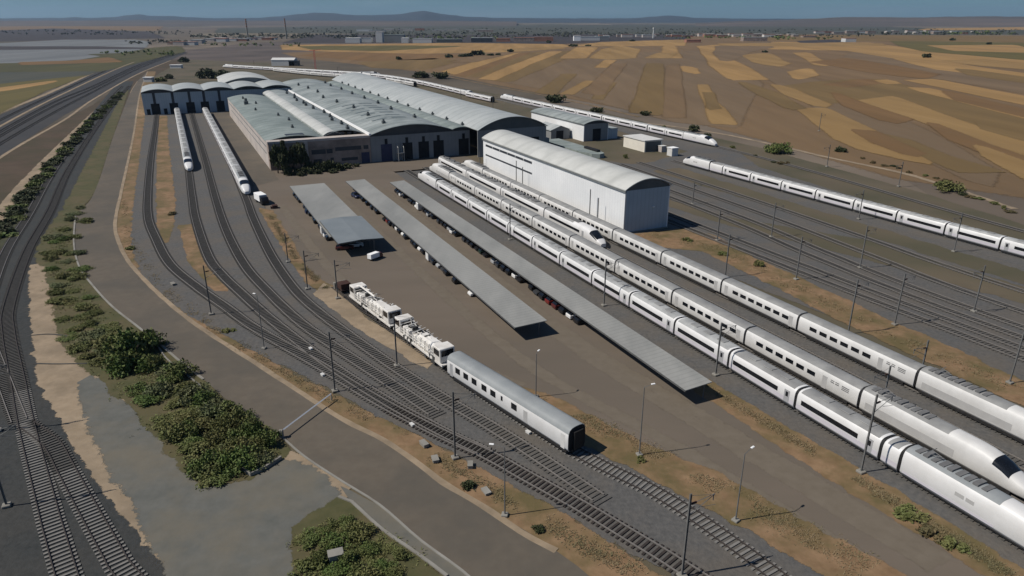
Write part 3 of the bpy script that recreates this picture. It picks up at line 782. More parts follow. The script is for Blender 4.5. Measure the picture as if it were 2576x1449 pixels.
track('track from the blue shed under the stabled train nearer the curved road', K2, 'sleeper_dusty')
track('bare track of the curved fan between the two trains stabled before the blue shed', K3, 'sleeper_dusty')
track('track curving from the blue shed under the train stabled beside the long workshop', K4, 'sleeper_dusty')
track('track under the white coach and the maintenance machines, pale sleepers showing towards the bottom edge', KB, 'sleeper', 100, 'rail_rusty', .65, 'sleeper_dusty')
track('single main track at far left, its sleepers plain beside the sandy path at the bottom', L1, 'sleeper', 100, 'rail_rusty', .65, 'sleeper_dusty')
track('branch track splitting off the far-left main track at the bottom left corner', L2, 'sleeper', 60, 'rail_rusty', .65, 'sleeper_dusty')
track('track running beside the dark green hedge bank at far left', L3, 'sleeper_dusty')
for n_, lb, s0, s1 in ((71.4, 'track under the front white train of long dark window bands', -238, 20), (79.0, 'track under the second white train with square windows', -240, 20),
                 (85.4, 'track of the short dark-nosed train, empty ballast ahead of its nose', -242, 20), (91.0, 'track under the white train standing against the tall white shed', -240, 20),
                 (167.5, 'track under the white train lying nearest the fields on the right', -212, 20)):
    track(lb, NSW([(n_, s0), (n_, (s0 + s1) / 2), (n_, s1)]), 'sleeper_dusty')
RT = [([(114.2, -200), (114.2, -120), (114.6, -81), (115, -40), (115, 10)], 'bare track beside the orange earth strip, nearest the stabled trains of the right-hand fan'),
      ([(121, -210), (119, -160), (118.6, -120), (118.6, -81), (118.8, 10)], 'second bare track of the right-hand fan from the orange strip'),
      ([(133, -215), (129.3, -141), (125.4, -110), (123.2, -81), (122.8, -56), (122.6, 10)], 'third bare track of the right-hand fan from the orange strip'),
      ([(138, -215), (134.5, -141), (130.0, -105), (127.6, -75), (127, 10)], 'fourth bare track of the right-hand fan, curving between two masts'),
      ([(146, -215), (141.8, -140), (137.5, -100), (134.6, -70), (133.5, 10)], 'fifth bare track of the right-hand fan, skirting the brown earth tongue'),
      ([(154, -215), (151, -150), (148, -110), (145.5, -80), (143.5, 10)], 'outermost bare track of the right-hand fan, next to the train by the fields')]
for p_, lb in RT:
    track(lb, NSW(p_), 'sleeper_dusty')
track('track under the far train behind the small white hall', NSW([(199.5, -446), (200.6, -360), (202.2, -300), (203.2, -226), (201, -190), (196, -150), (190, -110), (186, -60)]), 'sleeper_dusty')
HW1 = DP([(-260, 530), (0, 362), (150, 275), (240, 228), (350, 172), (430, 142), (470, 135)])
HW2 = DP([(-260, 505), (0, 342), (145, 262), (240, 220), (350, 167), (430, 139), (470, 132)])
track('main line track on the wide dark formation at far left, nearer one', HW1, 'sleeper_dusty', 0, 'rail', .9)
track('main line track on the wide dark formation at far left, farther one', HW2, 'sleeper_dusty', 0, 'rail', .9)

track('main line track on the narrow far formation beside the yellow field', DP([(-260, 438), (0, 302), (130, 240), (265, 178)]), 'sleeper_dusty', 0, 'rail', .9)
track('main line track on the wide dark formation, between its pale edge line and the others', DP([(-260, 492), (0, 331), (143, 254), (240, 214), (350, 163), (430, 137)]), 'sleeper_dusty', 0, 'rail', .9)

# ------------------------------------------------------------------ trains
PROF = [(-.86, 0), (-1, .13), (-1, .60), (-.965, .76), (-.84, .90), (-.6, .972), (-.3, .997), (0, 1), (.3, .997), (.6, .972), (.84, .90), (.965, .76), (1, .60), (1, .13), (.86, 0)]
def ring(x, hw, zb, zt, prof=PROF):
    return [(x, hw * a, zb + (zt - zb) * b) for a, b in prof]

def body_mesh(name, stations, m, prof=PROF):
    mb = MB()
    mb.loft([ring(x, hw, zb, zt, prof) for x, hw, zb, zt in stations], 0, True, True)
    return mb.mesh(name, m)

def skin_patch(name, stations, j0, j1, m, k=1.012, dz=.018, prof=PROF):
    mb = MB(); rings = []
    for x, hw, zb, zt in stations:
        rr = ring(x, hw * k, zb, zt + dz, prof)[j0:j1 + 1]
        rings.append(rr)
    mb.loft(rings, 0, False, True, closed=False)
    return mb.mesh(name, m)

def slab(name, x0, x1, hw, z0, z1, m, bev=.0):
    mb = MB(); mb.box(x0, x1, -hw, hw, z0, z1, 0, bev)
    return mb.mesh(name, m)

def bogie_mesh(wb=2.4):
    mb = MB()
    mb.box(-wb / 2 - .5, wb / 2 + .5, -1.05, -.9, .6, .85); mb.box(-wb / 2 - .5, wb / 2 + .5, .9, 1.05, .6, .85)
    mb.box(-.3, .3, -1.05, 1.05, .55, .85)
    for x in (-wb / 2, wb / 2):
        for y in (-.87, .87):
            mb.cyl((x, y - .07, .76), (x, y + .07, .76), .44, n=12)
        mb.cyl((x, -.87, .76), (x, .87, .76), .09, n=6)
    return mb.mesh('bogie', M['under'])
BOG = bogie_mesh()
BOG1 = bogie_mesh(.01)

_cache = {}
def parts_for(kind, Ln, flip=False):
    """list of (part name, mesh, x) for one vehicle of a given kind; first is the body"""
    key = (kind, Ln, flip)
    if key in _cache: return _cache[key]
    g = .22
    R_ = []
    if kind in ('talgo', 'talgo_grey', 'talgo_end'):
        hw, zb, zt = 1.47, .62, 3.62
        st = [(g, hw * .985, zb, zt - .03), (g + .1, hw, zb, zt), (Ln * .5, hw, zb, zt), (Ln - g - .1, hw, zb, zt), (Ln - g, hw * .985, zb, zt - .03)]
        R_.append(('coach', body_mesh('coach', st, M['white']), 0))
        st2 = [(g + .35, hw, zb, zt), (Ln * .5, hw, zb, zt), (Ln - g - .35, hw, zb, zt)]
        R_.append(('roof_panel', skin_patch('roof_panel', st2, 4, 10, M['roof_grey' if kind != 'talgo' else 'roof_pale']), 0))
        R_.append(('lower_stripe', slab('lower_stripe', g + .05, Ln - g - .05, hw + .006, 1.02, 1.62, M['lilac']), 0))
        if kind != 'talgo_end':
            a, b = (1.0, Ln - 3.2) if not flip else (3.2, Ln - 1.0)
            R_.append(('window_band', slab('window_band', a, b, hw + .014, 1.78, 2.46, M['win']), 0))
            d = Ln - 2.0 if not flip else 1.1
            R_.append(('door', slab('door', d, d + .95, hw + .012, .95, 2.75, M['door_grey']), 0))
            R_.append(('door_window', slab('door_window', d + .25, d + .7, hw + .018, 1.8, 2.5, M['win']), 0))
        mb = MB(); mb.box(0, 1.6, -.55, .55, zt - .02, zt + .12, 0, .04)
        ru = mb.mesh('roof_unit', M['roof_grey'])
        for i in range(3 if Ln > 6 else 0):
            R_.append(('roof_unit', ru, Ln * (.22 + .24 * i)))
        R_.append(('underframe', slab('underframe', g + .3, Ln - g - .3, 1.22, .42, .7, M['under']), 0))
        R_.append(('gangway', body_mesh('gangway', [(Ln - g - .02, hw * .95, zb + .1, zt - .08), (Ln + g + .02, hw * .95, zb + .1, zt - .08)], M['black']), 0))
        R_.append(('bogie', BOG1, Ln))
    elif kind in ('tgv', 'tgv_end'):
        hw, zb, zt = 1.43, .78, 3.75
        st = [(g, hw, zb, zt), (Ln * .5, hw, zb, zt), (Ln - g, hw, zb, zt)]
        R_.append(('coach', body_mesh('coach', st, M['white_b']), 0))
        R_.append(('roof_panel', skin_patch('roof_panel', [(g + .02, hw, zb, zt), (Ln * .5, hw, zb, zt), (Ln - g - .02, hw, zb, zt)], 4, 10, M['roof_grey']), 0))
        nw = 7 if kind == 'tgv' else 6
        wme = slab('window', 0, 1.45, hw + .012, 1.98, 2.62, M['win'])
        x0 = 3.2 if kind == 'tgv' else 2.6
        for i in range(nw):
            R_.append(('window', wme, x0 + i * 2.05))
        if kind == 'tgv':
            R_.append(('door', slab('door', 1.0, 1.85, hw + .010, 1.0, 2.9, M['band_grey']), 0))
            R_.append(('door', slab('door', Ln - 1.9, Ln - 1.05, hw + .010, 1.0, 2.9, M['band_grey']), 0))
        else:
            R_.append(('door', slab('door', 15.6, 16.4, hw + .010, 1.0, 2.9, M['band_grey']), 0))
            lv = MB()
            for q in range(2):
                lv.box(17.0 + q * .8, 17.6 + q * .8, -hw - .012, hw + .012, 2.45 - .0, 2.6)
                lv.box(17.0 + q * .8, 17.6 + q * .8, -hw - .012, hw + .012, 2.75 - .0, 2.84)
            for q in range(3):
                lv.box(18.9, 20.1, -hw - .012, hw + .012, 2.2 + q * .24, 2.32 + q * .24)
            R_.append(('louvre', lv.mesh('louvre', M['vent']), 0))
        R_.append(('underframe', slab('underframe', g + 1.6, Ln - g - 1.6, 1.2, .4, .85, M['under']), 0))
        R_.append(('gangway', body_mesh('gangway', [(Ln - g - .02, hw * .94, zb + .1, zt - .06), (Ln + g + .02, hw * .94, zb + .1, zt - .06)], M['black']), 0))
        R_.append(('bogie', BOG, Ln))
    elif kind == 'ice':
        hw, zb, zt = 1.47, .6, 3.85
        st = [(g, hw, zb, zt), (Ln * .5, hw, zb, zt), (Ln - g, hw, zb, zt)]
        R_.append(('coach', body_mesh('coach', st, M['white']), 0))
        R_.append(('roof_panel', skin_patch('roof_panel', [(g + .02, hw, zb, zt), (Ln * .5, hw, zb, zt), (Ln - g - .02, hw, zb, zt)], 4, 10, M['roof_grey']), 0))
        R_.append(('window_band', slab('window_band', 3.0, Ln - 3.2, hw + .012, 1.95, 2.6, M['win']), 0))
        R_.append(('door', slab('door', 1.2, 2.2, hw + .012, .9, 2.9, M['door_grey']), 0))
        mb = MB(); mb.box(0, 2.8, -.8, .8, zt - .02, zt + .22, 0, .06)
        ru = mb.mesh('roof_unit', M['vent'])
        for x in (4.0, 9.0, 14.0, 18.5):
            R_.append(('roof_unit', ru, x))
        mb = MB(); mb.box(0, .5, -.3, .3, zt - .02, zt + .45)
        ru = mb.mesh('roof_insulator', M['vent'])
        for x in (2.0, 7.4, 12.4):
            R_.append(('roof_insulator', ru, x))
        R_.append(('underframe', slab('underframe', g + .5, Ln - g - .5, 1.25, .35, .7, M['under']), 0))
        R_.append(('gangway', body_mesh('gangway', [(Ln - g - .02, hw * .95, zb + .1, zt - .06), (Ln + g + .02, hw * .95, zb + .1, zt - .06)], M['black']), 0))
        R_.append(('bogie', BOG, 3.6)); R_.append(('bogie', BOG, Ln - 3.6))
    elif kind in ('power_talgo', 'power_tgv', 'power_ice'):
        # nose towards +x
        if kind == 'power_talgo':
            hw, zb, zt = 1.47, .6, 3.95
            ns = [(0, 1), (.06, 1), (.55, 1), (.62, .985), (.70, .95), (.77, .87), (.84, .74), (.90, .60), (.95, .46), (.985, .33), (1, .24)]
            ws = [1, 1, 1, 1, .985, .96, .92, .85, .74, .58, .4]
            cab = (4, 6); jw = (3, 11)
        elif kind == 'power_tgv':
            hw, zb, zt = 1.42, .75, 4.0
            ns = [(0, 1), (.02, 1), (.68, 1), (.74, .97), (.79, .90), (.84, .78), (.88, .62), (.92, .50), (.96, .42), (1, .30)]
            ws = [1, 1, 1, 1, .985, .96, .93, .89, .8, .62]
            cab = (4, 6); jw = (3, 11)
        else:
            hw, zb, zt = 1.47, .6, 3.85
            ns = [(0, 1), (.02, 1), (.76, 1), (.80, .98), (.845, .91), (.885, .78), (.92, .64), (.95, .52), (.98, .38), (1, .26)]
            ws = [1, 1, 1, 1, .985, .95, .9, .82, .68, .45]
            cab = (4, 7); jw = (3, 11)
        st = [(max(g, a * Ln), hw * w, zb, zb + (zt - zb) * b) for (a, b), w in zip(ns, ws)]
        R_.append(('power_car', body_mesh('power_car', st, M['white_b' if kind == 'power_tgv' else 'white']), 0))
        R_.append(('windscreen', skin_patch('windscreen', st[cab[0]:cab[1] + 1], jw[0], jw[1], M['win'], 1.012, .02), 0))
        fl = [q for q in st if q[3] > zt - .05]
        R_.append(('roof_panel', skin_patch('roof_panel', [fl[0], (Ln * .3, hw, zb, zt), (Ln * .545, hw, zb, zt)], 4, 10, M['roof_grey' if kind != 'power_talgo' else 'roof_blue']), 0))
        mb = MB()
        if kind == 'power_ice':
            mb.box(3, Ln * .6, -.7, .7, zt - .02, zt + .16, 0, .05)
            R_.append(('window_band', slab('window_band', 3.0, Ln * .68, hw + .012, 1.95, 2.6, M['win']), 0))
            R_.append(('door', slab('door', Ln * .72, Ln * .72 + .9, hw + .012, .9, 2.8, M['door_grey']), 0))
        else:
            for i in range(9):
                mb.box(1.0 + i * .95, 1.6 + i * .95, -.75, .75, zt - .02, zt + .10 + .12 * (i % 3 == 1))
            mb.bar((2.2, 0, zt + .1), (3.6, 0, zt + .55), .07); mb.bar((3.6, 0, zt + .55), (2.4, 0, zt + .75), .07); mb.bar((2.4, -.8, zt + .75), (2.4, .8, zt + .75), .08)
            gl = MB()
            if kind == 'power_talgo':
                gl.box(6.6, 7.6, -hw - .012, hw + .012, 2.05, 2.5); gl.box(7.8, 8.7, -hw - .012, hw + .012, 2.05, 2.5)
                R_.append(('lower_stripe', slab('lower_stripe', .5, Ln * .55, hw + .006, .95, 1.25, M['lilac']), 0))
            else:
                gl.box(1.0, Ln * .6, -hw - .010, hw + .010, 1.3, 2.25)
            R_.append(('side_grille', gl.mesh('side_grille', M['band_grey']), 0))
        R_.append(('roof_gear', mb.mesh('roof_gear', M['vent']), 0))
        R_.append(('underframe', slab('underframe', .6, Ln * .9, 1.2, .4, .8, M['under']), 0))
        R_.append(('bogie', BOG, 3.2)); R_.append(('bogie', BOG, Ln * .72))
        if kind == 'power_tgv':
            R_.append(('gangway', body_mesh('gangway', [(-.2, hw * .94, zb + .1, zt - .2), (g + .1, hw * .94, zb + .1, zt - .2)], M['black']), 0))
        else:
            R_.append(('gangway', body_mesh('gangway', [(-.1, hw * .97, zb + .05, zt - .05), (g + .1, hw * .97, zb + .05, zt - .05)], M['black']), 0))
    _cache[key] = R_
    return R_

def vehicle(root, kind, Ln, x, y=0.0, rz=0.0, flip=False, rev=False, z=0.0):
    pl = parts_for(kind, Ln, flip)
    o = link(pl[0][0], pl[0][1], root, (x, y, z), rz)
    for nm, me, px in pl[1:]:
        link(nm, me, o, (px, 0, 0))
    return o

def train(label, n, s, seq, group='trains stabled in the depot'):
    """seq: (kind, length, flip, reversed nose)"""
    root = thing('train', label, 'train', at(n, s, 0), RZ, group)
    x = 0.0
    for kind, Ln, flip, rev in seq:
        if rev:
            vehicle(root, kind, Ln, x + Ln, 0, math.pi, flip)
        else:
            vehicle(root, kind, Ln, x, 0, 0, flip)
        x += Ln
    return root

def train_path(label, pts, seq, group='trains stabled in the depot'):
    c = resample(pts, .5)
    root = thing('train', label, 'train', (c[0][0], c[0][1], 0), 0, group)
    d = 0.0
    for kind, Ln, flip, rev in seq:
        i0 = min(len(c) - 1, int(d / .5)); i1 = min(len(c) - 1, int((d + Ln) / .5))
        a, b = c[i0], c[i1]
        ang = math.atan2(b[1] - a[1], b[0] - a[0])
        if rev:
            vehicle(root, kind, Ln, b[0] - c[0][0], b[1] - c[0][1], ang + math.pi, flip)
        else:
            vehicle(root, kind, Ln, a[0] - c[0][0], a[1] - c[0][1], ang, flip)
        d += Ln
    return root

TC = 13.14
train('white train with long dark window bands standing beside the longest canopy, nearest of the four', 71.4, -223.0,
      [('power_talgo', 20, False, True)] + [('talgo', TC, True, False)] * 7 + [('talgo', TC, False, False)] * 3 + [('talgo_grey', TC, False, False)] * 2 + [('talgo_end', 2.6, False, False), ('power_talgo', 20, False, False)])
train('white train with small square windows standing second from the longest canopy', 79.0, -233.0,
      [('power_tgv', 21.0, False, True), ('tgv_end', 21.8, False, True)] + [('tgv', 18.95, False, False)] * 6 + [('tgv_end', 21.8, False, False), ('power_tgv', 22.2, False, False)])
train('short white train whose dark nose ends halfway between its longer neighbours', 85.4, -240.0,
      [('ice', 27.0, False, False), ('ice', 27.5, False, False), ('ice', 27.5, False, False), ('power_ice', 27.0, False, False)])
train('white train with small square windows standing along the foot of the tall white shed', 91.0, -233.5,
      [('power_tgv', 21.0, False, True), ('tgv_end', 21.8, False, True)] + [('tgv', 18.95, False, False)] * 6 + [('tgv_end', 21.8, False, False), ('power_tgv', 22.2, False, False)])
train('white train with dark window bands stabled alone on the right, next to the field fence', 167.5, -205.6,
      [('power_talgo', 15.4, False, True), ('talgo_end', 6.6, False, False)] + [('talgo', 13.3, True, False)] * 12)
train_path('long white train passing behind the small white hall, its nose pointing right', NSW([(200, -440), (200.6, -390), (201.6, -330), (202.8, -228.0)]),
      [('power_talgo', 20, False, True)] + [('talgo', 13.14, True, False)] * 13 + [('power_talgo', 20, False, False)])
train('pale train standing out of the blue shed, nearer the curved road', 2.0, -459.3,
      [('talgo', 13.2, False, False)] * 13 + [('power_talgo', 20, False, False)])
train('pale train standing between the blue shed and the long workshop wall', 16.4, -440.0,
      [('talgo', 13.2, False, False)] * 15 + [('power_talgo', 20, False, False)])
far1 = DP([(562, 170), (640, 175), (740, 181), (905, 191)])
train_path('far white train in the background passing a small white shed', far1, [('power_talgo', 20, False, True)] + [('talgo', 13.14, False, False)] * 15 + [('power_talgo', 20, False, False)])
far2 = DP([(690, 180), (780, 190), (905, 200), (1000, 211)])
train_path('far white train behind the workshops, in front of the one by the small shed', far2, [('tgv', 18.95, False, False)] * 7)
far3 = DP([(905, 192), (980, 200), (1060, 214), (1166, 239)])
train_path('white train curving behind the bright vaulted roof, its blunt nose ending by bushes', far3, [('power_talgo', 20, False, True)] + [('talgo', 13.14, False, False)] * 14 + [('power_talgo', 20, False, False)])
far4 = DP([(975, 206), (1060, 222), (1160, 247), (1290, 278)])
train_path('row of white coaches half hidden behind the bright vaulted roof', far4, [('tgv', 18.95, False, False)] * 3)
train_path('pair of white coaches standing right of the blunt nosed far train', DP([(1176, 244), (1230, 256), (1290, 270)]), [('talgo', 13.14, False, False)] * 3)

# ------------------------------------------------------------------ white coach and track machines
ca = Vector((*W(32.1, -87.6), 0)); cb = Vector((*W(38.3, -62.6), 0))
ang = math.atan2((cb - ca).y, (cb - ca).x)
t = thing('passenger_coach', 'single white coach with plain grey roof standing behind the maintenance machines', 'coach', ca, ang)
Lc = (cb - ca).length
hw, zb, zt = 1.45, .95, 4.15
st = [(0, hw, zb, zt), (Lc / 2, hw, zb, zt), (Lc, hw, zb, zt)]
link('body', body_mesh('body', st, M['white']), t)
link('roof', skin_patch('roof', [(-.03, hw, zb, zt), (Lc / 2, hw, zb, zt), (Lc + .03, hw, zb, zt)], 3, 11, M['roof_blue'], 1.015, .025), t)
wme = slab('window', 0, 1.15, hw + .012, 2.1, 3.0, M['win'])
for x in (2.1, 4.1, 6.1, 8.4, 10.4, 14.9):
    link('window', wme, t, (x, 0, 0))
link('window', slab('window', 12.7, 13.1, hw + .012, 2.3, 3.0, M['win']), t)
link('door', slab('door', .7, 1.4, hw + .010, 1.1, 3.1, M['door_grey']), t)
link('door', slab('door', Lc - 1.3, Lc - .6, hw + .006, 1.1, 3.1, M['white_b']), t)
link('panel', slab('panel', 17.4, 18.2, hw + .008, 1.3, 3.0, M['band_grey']), t)
link('end_wall', body_mesh('end_wall', [(Lc + .004, hw * .97, zb + .03, zt - .05), (Lc + .05, hw * .97, zb + .03, zt - .05)], M['under']), t)  # near-black cover over the whole end, shade of the coach end put into its colour
link('gangway', slab('gangway', Lc + .052, Lc + .42, .72, 1.1, 3.6, M['black']), t)
link('underframe', slab('underframe', .4, Lc - .4, 1.3, .62, .97, M['under']), t)
for x in (3.4, Lc - 3.4):
    link('bogie', BOG, t, (x, 0, 0))
for x in (-.25, Lc + .02):
    for y in (-.9, .9):
        mb = MB(); mb.cyl((x, y, 1.1), (x + .25, y, 1.1), .12, n=8)
        link('buffer', mb.mesh('buffer', M['under']), t)

def machine(label, a, b, seed, crane):
    rr = random.Random(seed)
    a = Vector((*a, 0)); b = Vector((*b, 0)); L = (b - a).length
    t = thing('track_machine', label, 'track machine', a, math.atan2((b - a).y, (b - a).x), 'track maintenance machines')
    mb = MB(); mb.box(-.3, L + .3, -1.35, -1.15, .95, 1.3); mb.box(-.3, L + .3, 1.15, 1.35, .95, 1.3); mb.box(-.3, L + .3, -1.15, 1.15, 1.05, 1.2)
    link('frame', mb.mesh('frame', M['machine']), t)
    for x in (1.8, L - 1.8):
        link('bogie', BOG, t, (x, 0, 0))
    # cab at the far end
    def cab(x0, x1, z1):
        c = MB(); c.box(x0, x1, -1.3, 1.3, 1.3, z1, 0, .08)
        o = link('cab', c.mesh('cab', M['machine']), t)
        w = MB(); w.box(x0 + .25, x1 - .25, -1.315, 1.315, 2.3, z1 - .3); w.box(x0 - .012, x1 + .012, -1.05, 1.05, 2.3, z1 - .3)
        link('cab_window', w.mesh('cab_window', M['win']), o)
    cab(.2, 2.4, 3.5)
    cab(L - 2.5, L - .3, 3.6)
    h = MB()
    h.box(2.8, 5.4, -1.1, 1.1, 1.25, 2.7, 0, .12)
    h.box(5.0, L * .55, -.8, .9, 1.25, 2.3, 0, .1)
    rings = []
    for x in (L * .5, L * .5 + .2, L - 3.0, L - 2.8):
        zt_ = 3.3 if .3 < x - L * .5 < L else 3.1
        rings.append([(x, -1.0, 2.2), (x, -1.0, 2.8), (x, -.6, zt_), (x, .6, zt_), (x, 1.0, 2.8), (x, 1.0, 2.2)])
    h.loft(rings, 0, True, False)
    link('engine_hood', h.mesh('engine_hood', M['machine']), t)
    tank = MB(); tank.cyl((L * .52, -.75, 1.75), (L - 3.2, -.75, 1.75), .42, n=14); tank.cyl((L * .52, .75, 1.75), (L - 3.2, .75, 1.75), .42, n=14)
    link('tank', tank.mesh('tank', M['machine']), t)
    d = MB()
    for i in range(18):
        x = 2.6 + rr.random() * (L - 5.2); y = rr.choice((-1.22, 1.22)) + rr.uniform(-.1, .1)
        d.box(x, x + rr.uniform(.25, .7), y - .12, y + .12, .45, 1.0 + rr.random() * .9)
    for i in range(8):
        x = 2.8 + rr.random() * (L - 6); d.box(x, x + rr.uniform(.3, 1.1), -.5, .5, 2.65, 2.95 + .3 * rr.random())
    link('work_units', d.mesh('work_units', M['machine_dark']), t)
    p = MB()
    for i in range(14):
        x = 2.6 + rr.random() * (L - 5.2)
        y = rr.choice((-1.25, -1.0, 1.25))
        p.cyl((x, y, 1.2), (x + rr.uniform(-.3, .3), y, 2.4 + rr.random() * .8), .05, n=6)
    for y in (-1.25, 1.25):
        p.cyl((2.6, y, 2.3), (L - 2.6, y, 2.3), .035, n=6)
        p.cyl((2.6, y, 1.8), (L - 2.6, y, 1.8), .035, n=6)
        for i in range(int(L)):
            if 2.6 < i < L - 2.6: p.cyl((i, y, 1.25), (i, y, 2.3), .03, n=6)
    for i in range(16):
        x = 2.4 + rr.random() * (L - 5); y = rr.uniform(-1.0, 1.0); z = rr.uniform(2.5, 3.3)
        dx, dy = (rr.uniform(.6, 1.8), 0) if i % 2 else (0, rr.uniform(.5, 1.4))
        p.cyl((x, y, z), (min(x + dx, L - .6), max(-1.2, min(1.2, y + dy)), z + rr.uniform(-.1, .25)), rr.uniform(.05, .12), n=6)
    for i in range(9):
        x = 2.6 + i * (L - 5.4) / 8
        p.bar((x, -1.2, 1.25), (x, -1.2, 2.9), .1); p.bar((x, -1.2, 2.9), (x, 1.2, 3.05 + .2 * (i % 2)), .09)
    p.cyl((3.0, .5, 2.7), (3.0, .5, 3.6), .09, n=8)
    link('handrails', p.mesh('handrails', M['machine']), t)
    if crane:
        c = MB()
        c.cyl((L * .48, .2, 2.2), (L * .48, .2, 3.4), .22, n=10); c.bar((L * .48, .2, 3.3), (L * .2, -.3, 3.9), .28); c.bar((L * .2, -.3, 3.9), (L * .06, -.3, 3.3), .2)
        link('crane_arm', c.mesh('crane_arm', M['machine']), t)
    return t
machine('cream track machine with a folded crane arm, farther of the two by the yard', W(26.1, -124.5), W(29.0, -107.8), 3, True)
machine('cream track machine with twin tanks coupled in front of the grey-roofed coach', W(29.4, -106.2), W(32.0, -90.2), 11, False)
# rust coloured skip on the track end
t = thing('buffer_wagon', 'rust brown box wagon standing at the dead end behind the cream machines', 'wagon', at(25.0, -129.8), RZ + R(8))
mb = MB(); mb.box(-1.1, 1.1, -1.0, 1.0, .9, 2.0, 0, .05); mb.box(-1.3, 1.3, -1.05, 1.05, .75, .9); link('box_body', mb.mesh('box_body', M['rust']), t)
link('bogie', BOG1, t, (-.8, 0, 0)); link('bogie', BOG1, t, (.8, 0, 0))
mb = MB(); mb.box(-2.6, -1.9, -1.3, 1.3, .1, 1.5, 0, .08); link('buffer_stop', mb.mesh('buffer_stop', M['concrete']), t)

# ------------------------------------------------------------------ buildings
def arc(y0, y1, z, rise, n):
    return [(y0 + (y1 - y0) * i / n, z + rise * (1 - (2.0 * i / n - 1) ** 2)) for i in range(n + 1)]

def vault(parent, name, x0, x1, y0, y1, z, rise, m, n=14, th=.22):
    A = arc(y0, y1, z, rise, n)
    mb = MB(); rings = []
    nx = max(2, int((x1 - x0) / 20))
    for k in range(nx + 1):
        x = x0 + (x1 - x0) * k / nx
        rings.append([(x, y, zz) for y, zz in A] + [(x, y, zz - th) for y, zz in reversed(A)])
    mb.loft(rings, 0, True, False)
    return link(name, mb.mesh(name, m), parent)

def gable(parent, name, x0, x1, y0, y1, z, rise, m, n=14):
    A = arc(y0, y1, z, rise, n)
    mb = MB()
    mb.loft([[(x, y0, z - .6)] + [(x, y, zz - .24) for y, zz in A] + [(x, y1, z - .6)] for x in (x0, x1)], 0, True, False)
    return link(name, mb.mesh(name, m), parent)

def bpart(parent, name, m, *boxes, bev=0.0):
    mb = MB()
    for b in boxes: mb.box(*b, 0, bev)
    return link(name, mb.mesh(name, m), parent)

# tall narrow shed
t = thing('train_shed', 'tall narrow white shed with a curved pale roof and shaded blue-grey end wall', 'shed', at(96.6, -228, 0), RZ)
LS, WS, HS = 88.4, 13.4, 10.9
bpart(t, 'wall', M['wall_white'], (0, LS, 0, .3, 0, HS))
bpart(t, 'wall', M['wall_white'], (0, LS, WS - .3, WS, 0, HS))
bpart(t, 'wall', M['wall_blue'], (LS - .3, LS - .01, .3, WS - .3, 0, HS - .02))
bpart(t, 'wall', M['wall_white'], (.01, .3, .3, WS - .3, 0, HS - .02))
vault(t, 'roof', -.4, LS + .5, -.35, WS + .35, HS + .35, 2.3, M['roof_shed'], 18)
gable(t, 'gable', LS - .5, LS - .06, -.1, WS + .1, HS + .3, 2.25, M['gable_grey'], 18)
gable(t, 'gable', .1, .5, -.1, WS + .1, HS + .3, 2.25, M['gable_grey'], 18)
bpart(t, 'gutter', M['trim'], (-.3, LS + .4, -.3, -.01, HS - .45, HS + .06))
bpart(t, 'corner_trim', M['trim_pale'], (LS - .012, LS + .06, -.05, .4, 0, HS - .5))
for z0, ln in ((8.6, 36), (5.4, 36)):
    for k in range(6 if z0 > 7 else 1):
        w_ = ln / 6
        if z0 > 7:
            wo = bpart(t, 'window_strip', M['gable_dark'], (2 + k * w_ + .15, 2 + (k + 1) * w_ - .1, -.02, .05, z0, z0 + .75))
        else:
            wo = bpart(t, 'window_strip', M['gable_dark'], (2, 2 + ln, -.02, .05, z0, z0 + .55))
bpart(t, 'wall_lamp', M['lamp_white'], (LS, LS + .35, 8.3, 8.8, 6.0, 6.25))
bpart(t, 'plinth', M['concrete'], (-.2, LS + .25, -.12, WS + .12, 0, .35))

# main workshop
WX = -258.0
t = thing('workshop_hall', 'huge workshop hall with grey and white barrel vault roofs and dark train doors', 'workshop', at(0, WX, 0), RZ)
F = 0.0
EV = 10.4
bpart(t, 'wall', M['wall_cream'], (-167, -4, 28, 28.4, 0, 9.6))                       # long side wall
bpart(t, 'side_band', M['trim'], (-160, -6, 27.97, 28.02, 7.3, 7.75), (-150, -8, 27.97, 28.02, 4.7, 5.1))
bpart(t, 'annex_wall', M['wall_brown'], (-4, 0, 28, 64, 0, 9.3))
bpart(t, 'parapet', M['wall_cream'], (-4.2, .12, 27.8, 64.1, 9.3, 10.1))
for y0, y1, z0, z1 in ((33, 37, 5.6, 6.8), (42.5, 47.5, 4.6, 6.2), (51, 60.5, 5.2, 6.6), (33, 36, 2, 3.6), (43, 46, 1.2, 2.8), (49, 50.2, .6, 3.0), (53, 59, 1.5, 2.6), (29.5, 32, 5.6, 6.8), (29.5, 32, 2, 3.6), (37.4, 39.4, 5.6, 6.8), (47.9, 50, 4.6, 6.2), (61.4, 63.2, 5.2, 6.6)):
    bpart(t, 'window', M['gable_dark'], (-.1, .05, y0, y1, z0, z1))
bpart(t, 'pilaster', M['wall_cream'], (0, .35, 40.2, 41.4, 0, 9.29))
bpart(t, 'skylight_house', M['gable_dark'], (-9, -5.2, 35, 41.5, 9.8, 11.2), bev=.1)
bpart(t, 'clerestory', M['gable_dark'], (-6, -5.2, 50, 56, 10.2, 11.1), (-6, -5.2, 57, 58.4, 10.2, 11), (-6, -5.2, 59.4, 60.6, 10.2, 11))
vault(t, 'roof', -166, -3.9, 27.8, 48, 9.7, 1.5, M['roof_old'])
vault(t, 'roof', -180, -5, 48.05, 63.6, 9.9, 2.0, M['roof_mid'])
vault(t, 'roof_strip', -180.1, -5.2, 48.2, 54.9, 10.35, 1.25, M['roof_shed'])
vault(t, 'roof', -236, 1.2, 64.2, 96, EV, 2.9, M['roof_mid'], 20)
vault(t, 'roof', -236, 1.2, 96.05, 103.6, EV, .75, M['roof_old'])
